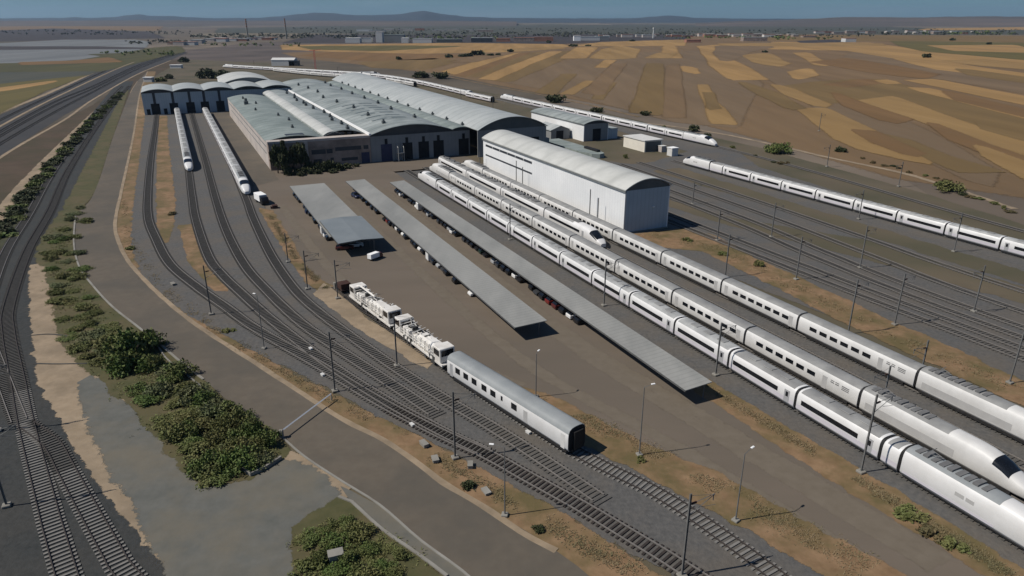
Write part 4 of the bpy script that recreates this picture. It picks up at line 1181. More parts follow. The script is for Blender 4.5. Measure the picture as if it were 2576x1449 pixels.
vault(t, 'roof', -258, 8, 103.9, 134, EV, 4.4, M['roof_new'], 22)
bpart(t, 'valley_trim', M['lamp_white'], (-236, 1.0, 63.5, 64.14, EV - .3, EV + .5))
bpart(t, 'front_wall', M['wall_grey'], (-.4, 0, 64.1, 103.6, 0, EV - .9))
gable(t, 'gable', -1.2, -.2, 64.3, 95.9, EV - .1, 2.85, M['gable_dark'], 20)
gable(t, 'gable', -1.2, -.2, 96.1, 103.5, EV - .1, .7, M['gable_dark'])
bpart(t, 'fascia', M['gable_dark'], (-.35, .03, 64.1, 103.6, EV - .88, EV - .45))
for k, (y, m_) in enumerate(((70.0, 'door_navy'), (78.0, 'opening'), (84.6, 'opening'), (90.6, 'opening'), (101.0, 'opening'))):
    d = bpart(t, 'train_door', M[m_], (-.3, .06, y - 2.1, y + 2.1, .1, 6.4))
    bpart(d, 'catenary_slot', M['opening'], (-.3, .061, y - .55, y + .55, 6.41, 8.4))
bpart(t, 'side_door', M['door_navy'], (.0, .1, 60.4, 63.4, .1, 4.0))
bpart(t, 'wall', M['wall_grey'], (6.6, 7.0, 104.1, 133.8, 0, EV - .3))
gable(t, 'gable', 6.2, 6.9, 104.1, 133.8, EV - .1, 4.35, M['gable_grey'], 22)
bpart(t, 'side_wall', M['wall_white'], (-256, 6.6, 133.4, 133.8, 0, EV - .3))
bpart(t, 'train_door', M['opening'], (6.8, 7.08, 126.5, 130.5, .1, 6.2))
bpart(t, 'end_wall', M['wall_white'], (-256, -255.6, 104.2, 133.4, 0, EV - .3))
bpart(t, 'end_wall', M['wall_white'], (-235, -234.6, 64.2, 103.6, 0, EV - .4))
bpart(t, 'end_wall', M['wall_cream'], (-178, -177.6, 48, 64.1, 0, 9.6))
bpart(t, 'lean_to', M['wall_grey'], (-12, 1, 134, 138.5, 0, 4.2))
rr = random.Random(5)
vme = MB(); vme.box(-.8, .8, -.6, .6, 0, 1.0, 0, .08); vme.cyl((0, 0, 1.0), (0, 0, 1.6), .42, n=8)
vme = vme.mesh('roof_vent', M['gable_grey'])
for k in range(16):
    y = 88 + rr.uniform(-1, 1) if k % 2 else 72 + rr.uniform(-1.5, 1.5)
    zz = EV + 2.9 * (1 - (2 * (y - 64.2) / 31.8 - 1) ** 2)
    link('roof_vent', vme, t, (-12 - k * 13 + rr.uniform(-3, 3), y, zz - .05))
for k in range(12):
    y = 58.5 + rr.uniform(-2, 2)
    zz = 9.9 + 2.0 * (1 - (2 * (y - 48.05) / 15.55 - 1) ** 2)
    link('roof_vent', vme, t, (-10 - k * 13 + rr.uniform(-3, 3), y, zz - .05))
for k in range(13):
    link('roof_vent', vme, t, (-8 - k * 18, 103.75, EV), 0, (.8, .8, .8))
for k in range(6):
    y = 38 + rr.uniform(-4, 5)
    zz = 9.7 + 1.5 * (1 - (2 * (y - 27.8) / 20.2 - 1) ** 2)
    link('roof_vent', vme, t, (-20 - k * 24 + rr.uniform(-5, 5), y, zz - .05), 0, (.8, .8, .8))
link('roof_vent', vme, t, (-118, 33, 10.2), 0, (1.6, 1.6, 2.2))
for k in range(14):
    x = -22 - (k % 7) * 9; y0 = 70.5 + (k // 7) * 8.0
    mb = MB()
    rings = []
    for xx in (x, x + 2.0):
        rr_ = [];
        for q in range(5):
            y = y0 + q * 1.5
            rr_.append((xx, y, EV + 2.9 * (1 - (2 * (y - 64.2) / 31.8 - 1) ** 2) + .05))
        rings.append(rr_)
    mb.loft(rings, 0, False, False, closed=False)
    link('skylight', mb.mesh('skylight', M['skylight']), t)

# staircase tower on the workshop front
t = thing('access_stairs', 'pale steel access stairs in front of the navy workshop door', 'stairs', at(73.6, WX + .4, 0), RZ)
mb = MB()
for y in (0, 2.2):
    mb.bar((.4, y, 0), (.4, y, 6.6), .2); mb.bar((2.6, y, 0), (2.6, y, 5.2), .2)
    mb.bar((.4, y, 6.6), (2.6, y, 5.2), .16); mb.bar((.4, y, 3.2), (2.6, y, 3.2), .12)
mb.box(.3, 2.7, -.1, 2.3, 3.1, 3.2)
link('frame', mb.mesh('frame', M['steel_pale']), t)
mb = MB()
for k in range(12):
    mb.box(.7 + .0, 1.9, .15 + k * .16, .33 + k * .16, .25 * k, .25 * k + .08)
link('treads', mb.mesh('treads', M['steel_pale']), t)

# blue-grey shed at the back
t = thing('engine_shed', 'blue-grey shed with scalloped white roof edge and five dark track doors', 'shed', at(-14.6, -447, 0), RZ)
H1 = 12.6
bpart(t, 'front_wall', M['wall_blue'], (-.4, 0, 0, 80, 0, H1 - .9))
bpart(t, 'side_wall', M['wall_white'], (-38, -.4, 0, .4, 0, H1 - .4))
bpart(t, 'side_wall', M['wall_white'], (-38, -.4, 79.6, 80, 0, H1 - .4))
bpart(t, 'rear_wall', M['wall_white'], (-38.4, -38, 0, 80, 0, H1 - .4))
for k in range(5):
    y0 = k * 16.0
    vault(t, 'roof', -39, 1.6, y0 + .02, y0 + 15.98, H1 - .2, 1.45, M['roof_new'])
    gable(t, 'gable', -.7, -.1, y0 + .2, y0 + 15.8, H1 - .3, 1.4, M['gable_dark'])
bpart(t, 'fascia', M['gable_dark'], (-.3, .05, 0, 80, H1 - .88, H1 - .4))
for y in (6.0, 15.4, 24.0, 31.6, 39.8):
    d = bpart(t, 'track_door', M['opening'], (-.3, .06, y - 2.2, y + 2.2, .1, 6.0))
    bpart(d, 'catenary_slot', M['gable_dark'], (-.3, .062, y - .7, y + .7, 6.01, H1 - .9))
for y in (2.2, 10.8):
    bpart(t, 'small_door', M['opening'], (-.3, .055, y - .9, y + .9, .1, 3.2))
t = thing('engine_shed', 'taller pale vaulted hall rising behind the scalloped blue-grey shed', 'shed', at(31, -488, 0), RZ)
bpart(t, 'wall', M['wall_white'], (-55, 0, 0, 30, 0, 12.4))
vault(t, 'roof', -56, 1, -.4, 30.4, 12.5, 3.2, M['roof_shed'], 18)
gable(t, 'gable', -.6, .02, 0, 30, 12.4, 3.1, M['wall_grey'], 18)

# small hall, gabled hut, platform, container
t = thing('small_hall', 'small white hall with curved grey roof beside the vaulted workshop', 'hall', at(160, -316, 0), RZ)
bpart(t, 'wall', M['wall_white'], (0, 50.6, 0, .3, 0, 7.4), (0, .3, .3, 12.2, 0, 7.4), (0, 50.6, 12.2, 12.5, 0, 7.4))
bpart(t, 'front_wall', M['wall_grey'], (50.3, 50.6, .3, 12.2, 0, 7.4))
vault(t, 'roof', -.4, 51.4, -.4, 12.9, 7.55, 1.4, M['roof_mid'])
gable(t, 'gable', 50.0, 50.55, .1, 12.4, 7.45, 1.35, M['gable_dark'])
bpart(t, 'gutter', M['trim'], (-.3, 51.2, -.3, -.01, 7.0, 7.35))
bpart(t, 'door', M['opening'], (50.4, 50.7, 4.6, 8.6, .1, 5.2))
t = thing('side_annex', 'bluish lean-to joined to the far corner of the small white hall', 'annex', at(173, -279, 0), RZ)
bpart(t, 'wall', M['wall_blue'], (0, 12, 0, 5.5, 0, 4.4))
bpart(t, 'roof', M['roof_mid'], (-.2, 12.2, -.1, 5.7, 4.41, 4.6))
t = thing('gabled_hut', 'small grey gabled hut with a dark door in front of the small hall', 'hut', at(149.6, -290, 0), RZ)
mb = MB(); mb.loft([[(x, 0, 0), (x, 0, 4.0), (x, 4.7, 5.7), (x, 9.4, 4.0), (x, 9.4, 0)] for x in (0, 14)], 0, True, False)
link('wall', mb.mesh('wall', M['wall_grey']), t)
mb = MB(); mb.loft([[(x, -.4, 3.92), (x, -.4, 4.1), (x, 4.7, 5.95), (x, 9.8, 4.1), (x, 9.8, 3.92), (x, 4.7, 5.75)] for x in (-.3, 14.3)], 0, True, False)
link('roof', mb.mesh('roof', M['roof_new']), t)
bpart(t, 'door', M['opening'], (13.9, 14.06, 2.6, 6.2, .1, 3.7))
t = thing('low_platform', 'low grey-green loading platform beyond the tall shed roof', 'platform', at(141, -268, 0), RZ)
mb = MB(); rg = [(0, 0), (32, 0), (38, 1.6), (40, 4), (39, 6.6), (34, 8), (0, 8)]
mb.loft([[(x, y, 0) for x, y in rg], [(x, y, 1.8) for x, y in rg]], 0, True, False)
link('deck', mb.mesh('deck', M['roof_old']), t)
bpart(t, 'stacked_beams', M['opening'], (26, 36, 5.2, 6.6, 1.81, 2.6))
t = thing('container_store', 'cream store block with flat white roof beside the right-hand tracks', 'store', at(168.4, -247, 0), RZ)
bpart(t, 'wall', mat('wall_ivory', (.62, .58, .5), (.68, .64, .55), .4), (0, 15, 0, 8.5, 0, 4.4))
bpart(t, 'roof', M['trim_pale'], (-.3, 15.3, -.3, 8.8, 4.41, 4.75))
bpart(t, 'end_panel', M['gable_grey'], (15.0, 15.06, .6, 7.9, .2, 4.1))
t = thing('equipment_cabin', 'small white equipment cabin beside the start of the right-hand train', 'cabin', at(172.6, -223, 0), RZ)
bpart(t, 'body', M['trim_pale'], (0, 3.2, 0, 3, 0, 3.1), bev=.08)
bpart(t, 'roof', M['lamp_white'], (-.15, 3.35, -.15, 3.15, 3.11, 3.3))
t = thing('equipment_cabin', 'pale low equipment cabin between the cream store block and the white cabin', 'cabin', at(174.5, -231.5, 0), RZ)
bpart(t, 'body', M['wall_cream'], (0, 2.6, 0, 2.4, 0, 2.4), bev=.08)
bpart(t, 'roof', M['trim_pale'], (-.12, 2.72, -.12, 2.52, 2.41, 2.55))

# ------------------------------------------------------------------ parking canopies
def canopy(label, n0, n1, s0, s1, z0, z1, m, ridge=False):
    t = thing('parking_canopy', label, 'canopy', at(n0, s0, 0), RZ, 'parking canopies on the yard')
    L = s1 - s0; Wd = n1 - n0
    mb = MB()
    if ridge:
        mb.loft([[(x, 0, z0), (x, Wd / 2, z1), (x, Wd, z0), (x, Wd, z0 - .12), (x, Wd / 2, z1 - .12), (x, 0, z0 - .12)] for x in (0, L)], 0, True, False)
    else:
        mb.loft([[(x, 0, z0), (x, Wd, z1), (x, Wd, z1 - .12), (x, 0, z0 - .12)] for x in (0, L)], 0, True, False)
    link('roof', mb.mesh('roof', M[m]), t)
    pm = MB(); yb = Wd * .78
    k = int(L / 5.2)
    zt_ = z0 + (z1 - z0) * .78 if not ridge else z0
    pm.bar((0, yb, 0), (0, yb, zt_ - .1), .16); pm.bar((0, .3, z0 - .24), (0, Wd - .2, (z1 if not ridge else z0) - .24), .14)
    pme = pm.mesh('post', M['steel'])
    for i in range(k + 1):
        link('post', pme, t, (.4 + i * (L - .8) / k, 0, 0))
    eb = MB(); eb.box(0, L, -.04, .05, z0 - .28, z0 - .01)
    link('edge_beam', eb.mesh('edge_beam', M['steel']), t)
    return t
canopy('wide pale parking canopy nearest the dark trees, its near end under a higher one', 28.3, 38.6, -217, -158.6, 2.9, 2.9, 'canopy')
canopy('short blue-grey ridged canopy overlapping the near end of the wide one', 28.6, 39.0, -172, -150.8, 3.45, 3.75, 'canopy_blue', True)
canopy('narrow parking canopy in the middle of the yard, between the wide and the longest one', 45.4, 51.4, -218, -94.9, 2.6, 2.75, 'canopy')
canopy('longest narrow parking canopy, running along the nearest white train', 57.6, 62.2, -211, -66.2, 2.5, 2.75, 'canopy')

# ------------------------------------------------------------------ cars
def car_meshes(colname, m, van=False):
    b = MB()
    if van:
        rings = []
        for x, z1, w in ((-2.4, 2.1, .9), (-2.3, 2.2, .95), (1.0, 2.2, .95), (1.5, 2.1, .93), (2.1, 1.25, .92), (2.6, 1.1, .88), (2.7, .8, .8)):
            rings.append([(x, -w, .35), (x, -w, z1 - .15), (x, -w + .14, z1), (x, w - .14, z1), (x, w, z1 - .15), (x, w, .35)])
        b.loft(rings, 0, True, False)
        w_ = MB(); w_.box(.4, 1.35, -.965, .965, 1.3, 1.9); w_.add([(1.56, -.8, 2.03), (2.08, -.8, 1.3), (2.08, .8, 1.3), (1.56, .8, 2.03)], [(0, 1, 2, 3)])
    else:
        rings = []
        for x, z1, w in ((-2.1, .72, .74), (-2.03, .9, .83), (-1.2, .97, .87), (.7, .95, .88), (1.6, .86, .86), (2.02, .72, .78), (2.1, .55, .7)):
            rings.append([(x, -w, .28), (x, -w, z1 - .1), (x, -w + .1, z1), (x, w - .1, z1), (x, w, z1 - .1), (x, w, .28)])
        b.loft(rings, 0, True, False)
        b.add([(-1.35, -.6, 1.44), (.15, -.6, 1.46), (.15, .6, 1.46), (-1.35, .6, 1.44), (-1.35, -.6, 1.40), (.15, -.6, 1.42), (.15, .6, 1.42), (-1.35, .6, 1.40)],
              [(0, 1, 2, 3), (0, 4, 5, 1), (1, 5, 6, 2), (2, 6, 7, 3), (3, 7, 4, 0)])
        w_ = MB()
        w_.loft([[(-1.95, -.78, .92), (1.0, -.8, .94), (1.0, .8, .94), (-1.95, .78, .92)], [(-1.38, -.61, 1.41), (.18, -.61, 1.43), (.18, .61, 1.43), (-1.38, .61, 1.41)]], 0, True, False)
    return b.mesh('body', m), w_.mesh('windows', M['win'])
wl_ = MB(); wl_.cyl((0, -.1, .31), (0, .1, .31), .31, n=10)
WHEEL = wl_.mesh('wheel', M['black'])
CARCOL = {}
for nm, c in (('white', (.72, .72, .71)), ('black', (.012, .012, .014)), ('dark grey', (.04, .042, .046)), ('silver', (.34, .35, .36)), ('red', (.15, .018, .016)), ('navy', (.015, .022, .06)), ('dark green', (.012, .028, .022)), ('maroon', (.09, .018, .018))):
    m_ = mat('paint_' + nm.replace(' ', '_'), c, tuple(x * .9 for x in c), 1, 3, rough=.28, spec=.5)
    CARCOL[nm] = (m_, car_meshes(nm, m_), car_meshes(nm, m_, True))
def car(label, col, x, y, rz, van=False, group=None):
    t = thing('parked_van' if van else 'parked_car', label, 'van' if van else 'car', (x, y, .08), rz, group)
    bme, wme_ = CARCOL[col][2 if van else 1]
    link('body', bme, t); link('windows', wme_, t)
    for px in (-1.35, 1.35):
        for py in (-.78, .78):
            link('wheel', WHEEL, t, (px, py, 0))
    return t
GC = 'cars parked under the canopies'
def row(where, n, cols, s0, pitch, start='far'):
    count = {}
    k = 0
    for i, c in enumerate(cols):
        s = s0 + i * pitch
        if c == '.': continue
        col = {'w': 'white', 'k': 'black', 'g': 'dark grey', 's': 'silver', 'r': 'red', 'n': 'navy', 'e': 'dark green', 'm': 'maroon', 'W': 'white'}[c]
        x, y = W(n + rnd.uniform(-.25, .25), s)
        nose = RZ + math.pi / 2 * (1 if rnd.random() < .8 else -1) + R(rnd.uniform(-2, 2))
        van = c == 'W'
        car('%s %s parked under the %s, %s vehicle from its far end' % (col, 'van' if van else 'car', where, ordn(k)), col, x, y, nose, van, GC)
        k += 1
row('longest canopy', 59.95, '.kgwk.gkkwWkksk.gkkswk.gkkkek.sgkkwk.kgkrmkwk..', -209, 2.55)
row('middle narrow canopy', 48.0, 'kgkk.k.ggk..krkkwkwg.kkwk.Wgsgk.k..w', -208, 2.6)
row('wide canopy', 30.7, 'kkgk..kgnk.gk.kkWwk.', -215, 2.75)
car('dark navy car standing in the open beside the far end of the middle canopy', 'navy', *P(896, 497), RZ + R(8))
car('maroon car half in the shade under the end of the blue-grey canopy', 'maroon', *P(868, 628), RZ + R(75), False)
car('white car in the shade of the blue-grey canopy, behind the sunlit flatbed truck', 'white', *P(892, 622), RZ + R(80), False)

def truck(label, loc, rz, cabcol, white_box, k=1.0):
    t = thing('truck', label, 'truck', (*loc, .08), rz)
    t.scale = (k, k, k)
    mb = MB(); mb.box(-3.2, 2.6, -1.0, 1.0, .55, .8); link('chassis', mb.mesh('chassis', M['under']), t)
    mb = MB()
    mb.loft([[(1.5, -1.05, .5), (1.5, -1.05, 2.2), (1.5, -.9, 2.4), (1.5, .9, 2.4), (1.5, 1.05, 2.2), (1.5, 1.05, .5)],
             [(2.6, -1.05, .5), (2.6, -1.05, 2.1), (2.6, -.9, 2.3), (2.6, .9, 2.3), (2.6, 1.05, 2.1), (2.6, 1.05, .5)],
             [(3.2, -1.0, .5), (3.2, -1.0, 1.3), (3.2, -.9, 1.4), (3.2, .9, 1.4), (3.2, 1.0, 1.3), (3.2, 1.0, .5)]], 0, True, False)
    cb_ = link('cab', mb.mesh('cab', cabcol), t)
    w = MB(); w.add([(2.72, -.85, 2.12), (3.15, -.85, 1.45), (3.15, .85, 1.45), (2.72, .85, 2.12)], [(0, 1, 2, 3)]); w.box(1.8, 2.5, -1.062, 1.062, 1.4, 2.0)
    link('windscreen', w.mesh('windscreen', M['win']), cb_)
    mb = MB(); mb.box(-3.4, 1.35, -1.1, 1.1, .82, 2.75 if white_box else 1.5, 0, .05)
    link('box', mb.mesh('box', M['lamp_white'] if white_box else M['trim_pale']), t)
    for px in (-2.3, 2.3):
        for py in (-.85, .85):
            link('wheel', WHEEL, t, (px, py, .1), 0, (1.45, 1.2, 1.45))
    return t
truck('small truck with a bright white box in the shade ahead of the blue-grey canopy', P(945, 652), RZ + R(120), CARCOL['maroon'][0], True, .56)
truck('white lorry with dark front parked beside the train at the long workshop', P(660, 512), RZ + R(12), CARCOL['black'][0], True)
t = thing('scrap_pallet', 'brown pallet of scrap in front of the white lorry', 'pallet', (*P(692, 524), .08), RZ)
bpart(t, 'pallet', M['rust'], (-.9, .9, -.7, .7, 0, .9), (-.5, .6, -1.2, -.8, 0, .6), bev=.04)

# ------------------------------------------------------------------ masts and lamps
def mast_proto():
    pm = MB()
    for y in (-.13, .13):
        pm.box(-.08, .08, y * .62 - .02, y * .62 + .02, 0, 8.8)
    pm.box(-.015, .015, -.07, .07, 0, 8.8)
    pole = pm.mesh('pole', M['steel_mast'])
    fm = MB(); fm.box(-.42, .42, -.42, .42, 0, .32, 0, .06); foot = fm.mesh('footing', M['concrete'])
    am = MB()
    am.bar((0, 0, 7.6), (0, 2.9, 7.9), .06); am.bar((0, 0, 6.4), (0, 2.9, 7.85), .055); am.bar((0, 0, 8.6), (0, 2.4, 7.95), .03); am.bar((0, 1.4, 6.9), (0, 3.1, 6.6), .04); am.cyl((0, 2.75, 7.2), (0, 2.75, 7.9), .05, n=6)
    arm = am.mesh('cantilever_arm', M['steel_mast'])
    im = MB(); im.cyl((0, .2, 7.62), (0, .75, 7.68), .11, n=8); ins = im.mesh('insulator', M['rust'])
    return pole, foot, arm, ins
MAST = mast_proto()
def mast(label, base, side=1, h=9.0, arm=True, pale=False, group='catenary masts along the tracks'):
    t = thing('catenary_mast', label, 'mast', (*base, .06), RZ if side > 0 else RZ + math.pi, group)
    link('footing', MAST[1], t)
    link('pole', MAST[0], t, (0, 0, 0), 0, (1, 1, h / 8.8))
    if arm:
        a = link('cantilever_arm', MAST[2], t, (0, 0, h - 8.8))
        link('insulator', MAST[3], a)
    return t
ML = [
 ((532, 792), 1, 9.4, 'catenary mast on the road verge, farthest one, by the curve of the fan'),
 ((843, 986), 1, 9.4, 'catenary mast beside the road verge just left of the two cream machines'),
 ((1145, 1154), 1, 9.2, 'stout catenary mast on the rubble verge in front of the white coach'),
 ((999, 922), 1, 8.6, 'mast standing between the two cream track machines'),
 ((725, 660), 1, 6.6, 'slim mast on the orange verge near the wide canopy, farther from the machines'),
 ((774, 728), 1, 8.0, 'slim mast on the orange verge just before the rust brown wagon'),
 ((850, 752), 1, 7.8, 'slim mast at the far end of the cream track machines'),
 ((1283, 604), 1, 9.0, 'mast between the two nearest trains, by the middle of the longest canopy'),
 ((1519, 770), 1, 9.2, 'mast beside the nearest train, close to where its window pattern reverses'),
 ((1800, 945), 1, 8.6, 'mast beside the nearest train at the near end of the longest canopy'),
 ((2165, 1190), 1, 10.5, 'tall mast beside the nearest train at its power car, bottom right'),
 ((1824, 697), 1, 9.2, 'mast on the orange strip near the corner of the tall shed'),
 ((2002, 704), 1, 9.2, 'mast in the right-hand fan standing above the orange strip shrub'),
 ((1940, 597), 1, 8.6, 'mast on a pale footing nearest the shed shadow among the right-hand tracks'),
 ((1804, 606), 1, 7.6, 'slim mast just right of the tip of the shed shadow'),
 ((2133, 840), 1, 9.8, 'mast rising from the strip beside the fourth train, right of centre'),
 ((2250, 818), 1, 9.6, 'mast on a rocky footing at the edge of the orange strip, right side'),
 ((2163, 675), 1, 9.4, 'mast on a bright footing in the middle of the right-hand tracks'),
 ((2160, 552), -1, 8.0, 'mast standing directly before the train by the fields'),
 ((2399, 634), -1, 9.2, 'mast before the train by the fields, towards the right edge'),
 ((2449, 785), -1, 9.0, 'tall mast between the brown earth tongue and the outermost bare tracks'),
 ((2539, 965), 1, 8.2, 'mast on the orange strip at the right edge of the picture'),
 ((1742, 514), 1, 6.5, 'mast behind the end wall of the tall shed'),
 ((1715, 1452), 1, 9.6, 'mast at the bottom edge between the converging tracks'),
 ((18, 1275), 1, 10.5, 'mast at the left edge throwing a long shadow over the two far-left tracks'),
 ((-4, 1086), 1, 10.0, 'mast at the left edge, farther up the single far-left track'),
 ((2260, 470), -1, 8.0, 'mast behind the train by the fields, near the field path'),
 ((2080, 420), -1, 8.0, 'slim mast behind the train by the fields, close to the big round bush'),
]
for uv, sd, h, lb in ML:
    mast(lb, P(*uv), sd, h)
for n_, s_, h, lb in ((94.6, -197, 8.6, 'tall mast against the white shed wall at the end of its window strips'), (94.6, -192.5, 7.4, 'shorter mast beside the tall one by the shed window strips'),
                    (94.6, -152.5, 8.8, 'tall mast against the white shed wall near its blue-grey end'), (94.6, -148.5, 7.4, 'shorter mast against the shed wall closest to its blue-grey end'),
                    (94.4, -226, 6.8, 'mast at the far corner of the tall white shed')):
    mast(lb, W(n_, s_), -1, h, False)
for i, (uv, lb) in enumerate(((((1160, 262)), 'distant mast by the pair of white coaches'), ((1010, 226), 'distant mast behind the bright vaulted roof'), ((1240, 276), 'distant mast at the tail of the long train behind the small hall'),
                       ((2060, 330), 'lone slim mast standing in the gold field strip'), ((640, 172), 'distant mast by the far white train'), ((850, 190), 'distant mast between the two farthest trains'))):
    mast(lb, P(*uv), 1, 8.5)
# overhead gantry arms across the gaps of the second and fourth trains
for n_, s_, lb in ((81.6, -54.0, 'dark portal arm mast at the power car gap of the second train'), (93.7, -57.2, 'dark portal arm mast at the power car gap of the fourth train')):
    mast(lb, W(n_, s_), -1, 6.6)

def lamp_post(label, base, h, rz, arm=1.4):
    t = thing('lamp_post', label, 'lamp post', (*base, .08), rz, 'lamp posts')
    mb = MB(); mb.cyl((0, 0, 0), (0, 0, h), .085, .05, 8); mb.bar((0, 0, h), (arm, 0, h + .25), .05)
    link('pole', mb.mesh('pole', M['steel_mast']), t)
    mb = MB(); mb.box(-.35, .35, -.35, .35, 0, .25, 0, .04); link('footing', mb.mesh('footing', M['concrete']), t)
    mb = MB(); mb.box(arm - .1, arm + .42, -.12, .12, h + .18, h + .30, 0, .04); link('lamp_head', mb.mesh('lamp_head', M['lamp_white']), t)
lamp_post('lamp post on the road verge near the middle of the rail fan', P(665, 878), 9.3, R(160), .3)
lamp_post('lamp post on the road verge right of the bottom end of the white coach', P(1270, 1298), 8.6, R(170), 1.2)
lamp_post('lamp post on the yard edge between the white coach and the longest canopy', P(1608, 1146), 9.4, R(20), 1.0)
lamp_post('lamp post at the yard edge with a long bent shadow, lower right', P(1850, 1312), 8.4, R(40), 1.2)
lamp_post('lamp post behind the white coach on the yard', P(1348, 1000), 6.8, R(60), .5)

# ------------------------------------------------------------------ small trackside things
def small_box(name, label, cat, uv, sx, sy, sz, m, rz=RZ, group=None):
    t = thing(name, label, cat, (*P(*uv), .07), rz, group)
    bpart(t, 'body', m, (-sx, sx, -sy, sy, 0, sz), bev=min(sx, sy, sz) * .15)
    bpart(t, 'lid', m, (-sx * 1.08, sx * 1.08, -sy * 1.08, sy * 1.08, sz + .002, sz + .07))
for uv, lb in (((782, 880), 'white point machine box on the ballast left of the cream machines'), ((812, 946), 'white point machine box beside the rusty throat track, farther from the coach'),
               ((1037, 1072), 'white point machine box beside the rusty throat track near the coach'), ((1329, 1091), 'white point machine box close under the side of the white coach')):
    small_box('point_machine', lb, 'point machine', uv, .36, .2, .26, M['trim_pale'], RZ + R(15), 'point machines')
for uv, lb in (((436, 717), 'pale concrete block on the road verge, farthest of the row'), ((1067, 1122), 'pale concrete block on the rubble verge above the stout mast'),
               ((1223, 1240), 'flat concrete slab on the dirt verge below the stout mast'), ((1183, 1175), 'small white block beside the foot of the stout mast'), ((1095, 1160), 'pale broken block on the rubble verge left of the stout mast')):
    small_box('concrete_block', lb, 'concrete block', uv, .5 + .15 * rnd.random(), .3 + .1 * rnd.random(), .25 + .2 * rnd.random(), M['concrete'], RZ + R(rnd.uniform(-40, 60)), 'concrete blocks on the verge')
# boom across the road
t = thing('barrier_boom', 'thin white boom barrier lowered across the road', 'barrier', (*P(709, 1103), .1), 0)
q = Vector((*P(834, 1008), 0)) - Vector((*P(709, 1103), 0))
mb = MB(); mb.bar((0, 0, .95), (q.x, q.y, 1.0), .17); link('boom', mb.mesh('boom', M['lamp_white']), t)
mb = MB(); mb.box(-.25, .25, -.25, .25, 0, 1.15, 0, .05); link('post', mb.mesh('post', M['concrete']), t)
mb = MB(); mb.bar((q.x, q.y, 0), (q.x, q.y, 1.05), .12); link('rest_post', mb.mesh('rest_post', M['steel_pale']), t)
# low wall at the lot entrance
t = thing('low_wall', 'low pale concrete wall bent around the end of the roadside shrubs', 'wall', (0, 0, 0))
mb = MB(); ribbon_mb(mb, DP([(565, 1150), (600, 1176), (632, 1199), (668, 1182), (708, 1156)]), -.14, .14, .08, .55)
link('wall', mb.mesh('wall', M['concrete']), t)

# ------------------------------------------------------------------ plants
def leaves(mb, c, r, n, size, rr, mi=0):
    for _ in range(n):
        while True:
            p = Vector((rr.uniform(-1, 1), rr.uniform(-1, 1), rr.uniform(-1, 1)))
            if p.length < 1: break
        p = p * (0.55 + .45 * rr.random()) if rr.random() < .7 else p
        ctr = Vector((c[0] + p.x * r[0], c[1] + p.y * r[1], max(.05, c[2] + p.z * r[2])))
        a = Vector((rr.gauss(0, 1), rr.gauss(0, 1), rr.gauss(0, 1))).normalized()
        b = a.cross(Vector((rr.gauss(0, 1), rr.gauss(0, 1), rr.gauss(0, 1)))).normalized()
        s = size * rr.uniform(.6, 1.4)
        mb.add([ctr - a * s - b * s * .55, ctr + a * s * .2 - b * s * .6, ctr + a * s + b * s * .1, ctr - a * s * .1 + b * s * .6], [(0, 1, 2, 3)], mi)

def bush_mesh(seed, n=520, size=.13, clumps=9, flat=.62):
    """unit bush: radius about 1, height about 1"""
    rr = random.Random(seed); mb = MB()
    for k in range(clumps):
        a = rr.uniform(0, 6.28); d = rr.uniform(0, .72) ** .8
        r = rr.uniform(.28, .5)
        z = rr.uniform(.18, .62) * (1.1 - d * .6)
        leaves(mb, (math.cos(a) * d, math.sin(a) * d, z), (r, r, r * .75), n // clumps, size, rr)
    return mb
def stem_mesh(seed):
    rr = random.Random(seed); mb = MB()
    for k in range(6):
        a = rr.uniform(0, 6.28); d = rr.uniform(.15, .5)
        mb.cyl((0, 0, 0), (math.cos(a) * d, math.sin(a) * d, rr.uniform(.35, .7)), .035, .012, 5)
    return mb.mesh('stem', M['bark'])
BUSH = {}
for mk in ('leaf_green', 'leaf_olive', 'leaf_dark', 'leaf_grey', 'leaf_brown'):
    BUSH[mk] = [bush_mesh(11 + 7 * k + len(mk), 620, .12).mesh('foliage', M[mk]) for k in range(3)]
BUSH_FAR = {mk: [bush_mesh(31 + 5 * k, 150, .26, 7).mesh('foliage', M[mk]) for k in range(2)] for mk in BUSH}
BUSH_NEAR = {mk: [bush_mesh(51 + 5 * k, 2400, .062, 16).mesh('foliage', M[mk]) for k in range(3)] for mk in ('leaf_green', 'leaf_olive', 'leaf_grey', 'leaf_brown')}
STEM = [stem_mesh(k) for k in range(3)]
def bush(label, x, y, r, h, mk, lod='mid', group=None, z=.05, name='shrub', cat='shrub'):
    t = thing(name, label, cat, (x, y, z), rnd.uniform(0, 6.28), group)
    pool = {'mid': BUSH, 'far': BUSH_FAR, 'near': BUSH_NEAR}[lod][mk]
    link('foliage', rnd.choice(pool), t, (0, 0, 0), 0, (r, r, h))
    link('stem', rnd.choice(STEM), t, (0, 0, 0), 0, (r, r, h))
    return t
def tree_mesh(seed, n, size, clumps, tall):
    rr = random.Random(seed); mb = MB()
    for k in range(clumps):
        if tall:
            z = rr.uniform(.12, .95); d = rr.uniform(0, .75) * (1 - z) ** .6; r = .34 * (1.1 - z) + .1
            rad = (r, r, .14)
        else:
            z = rr.uniform(.35, .88); d = rr.uniform(0, .8) * math.sqrt(max(0, 1 - ((z - .6) / .36) ** 2)); r = rr.uniform(.25, .42); rad = (r, r, .13)
        a = rr.uniform(0, 6.28)
        leaves(mb, (math.cos(a) * d, math.sin(a) * d, z), rad, n // clumps, size, rr)
    return mb
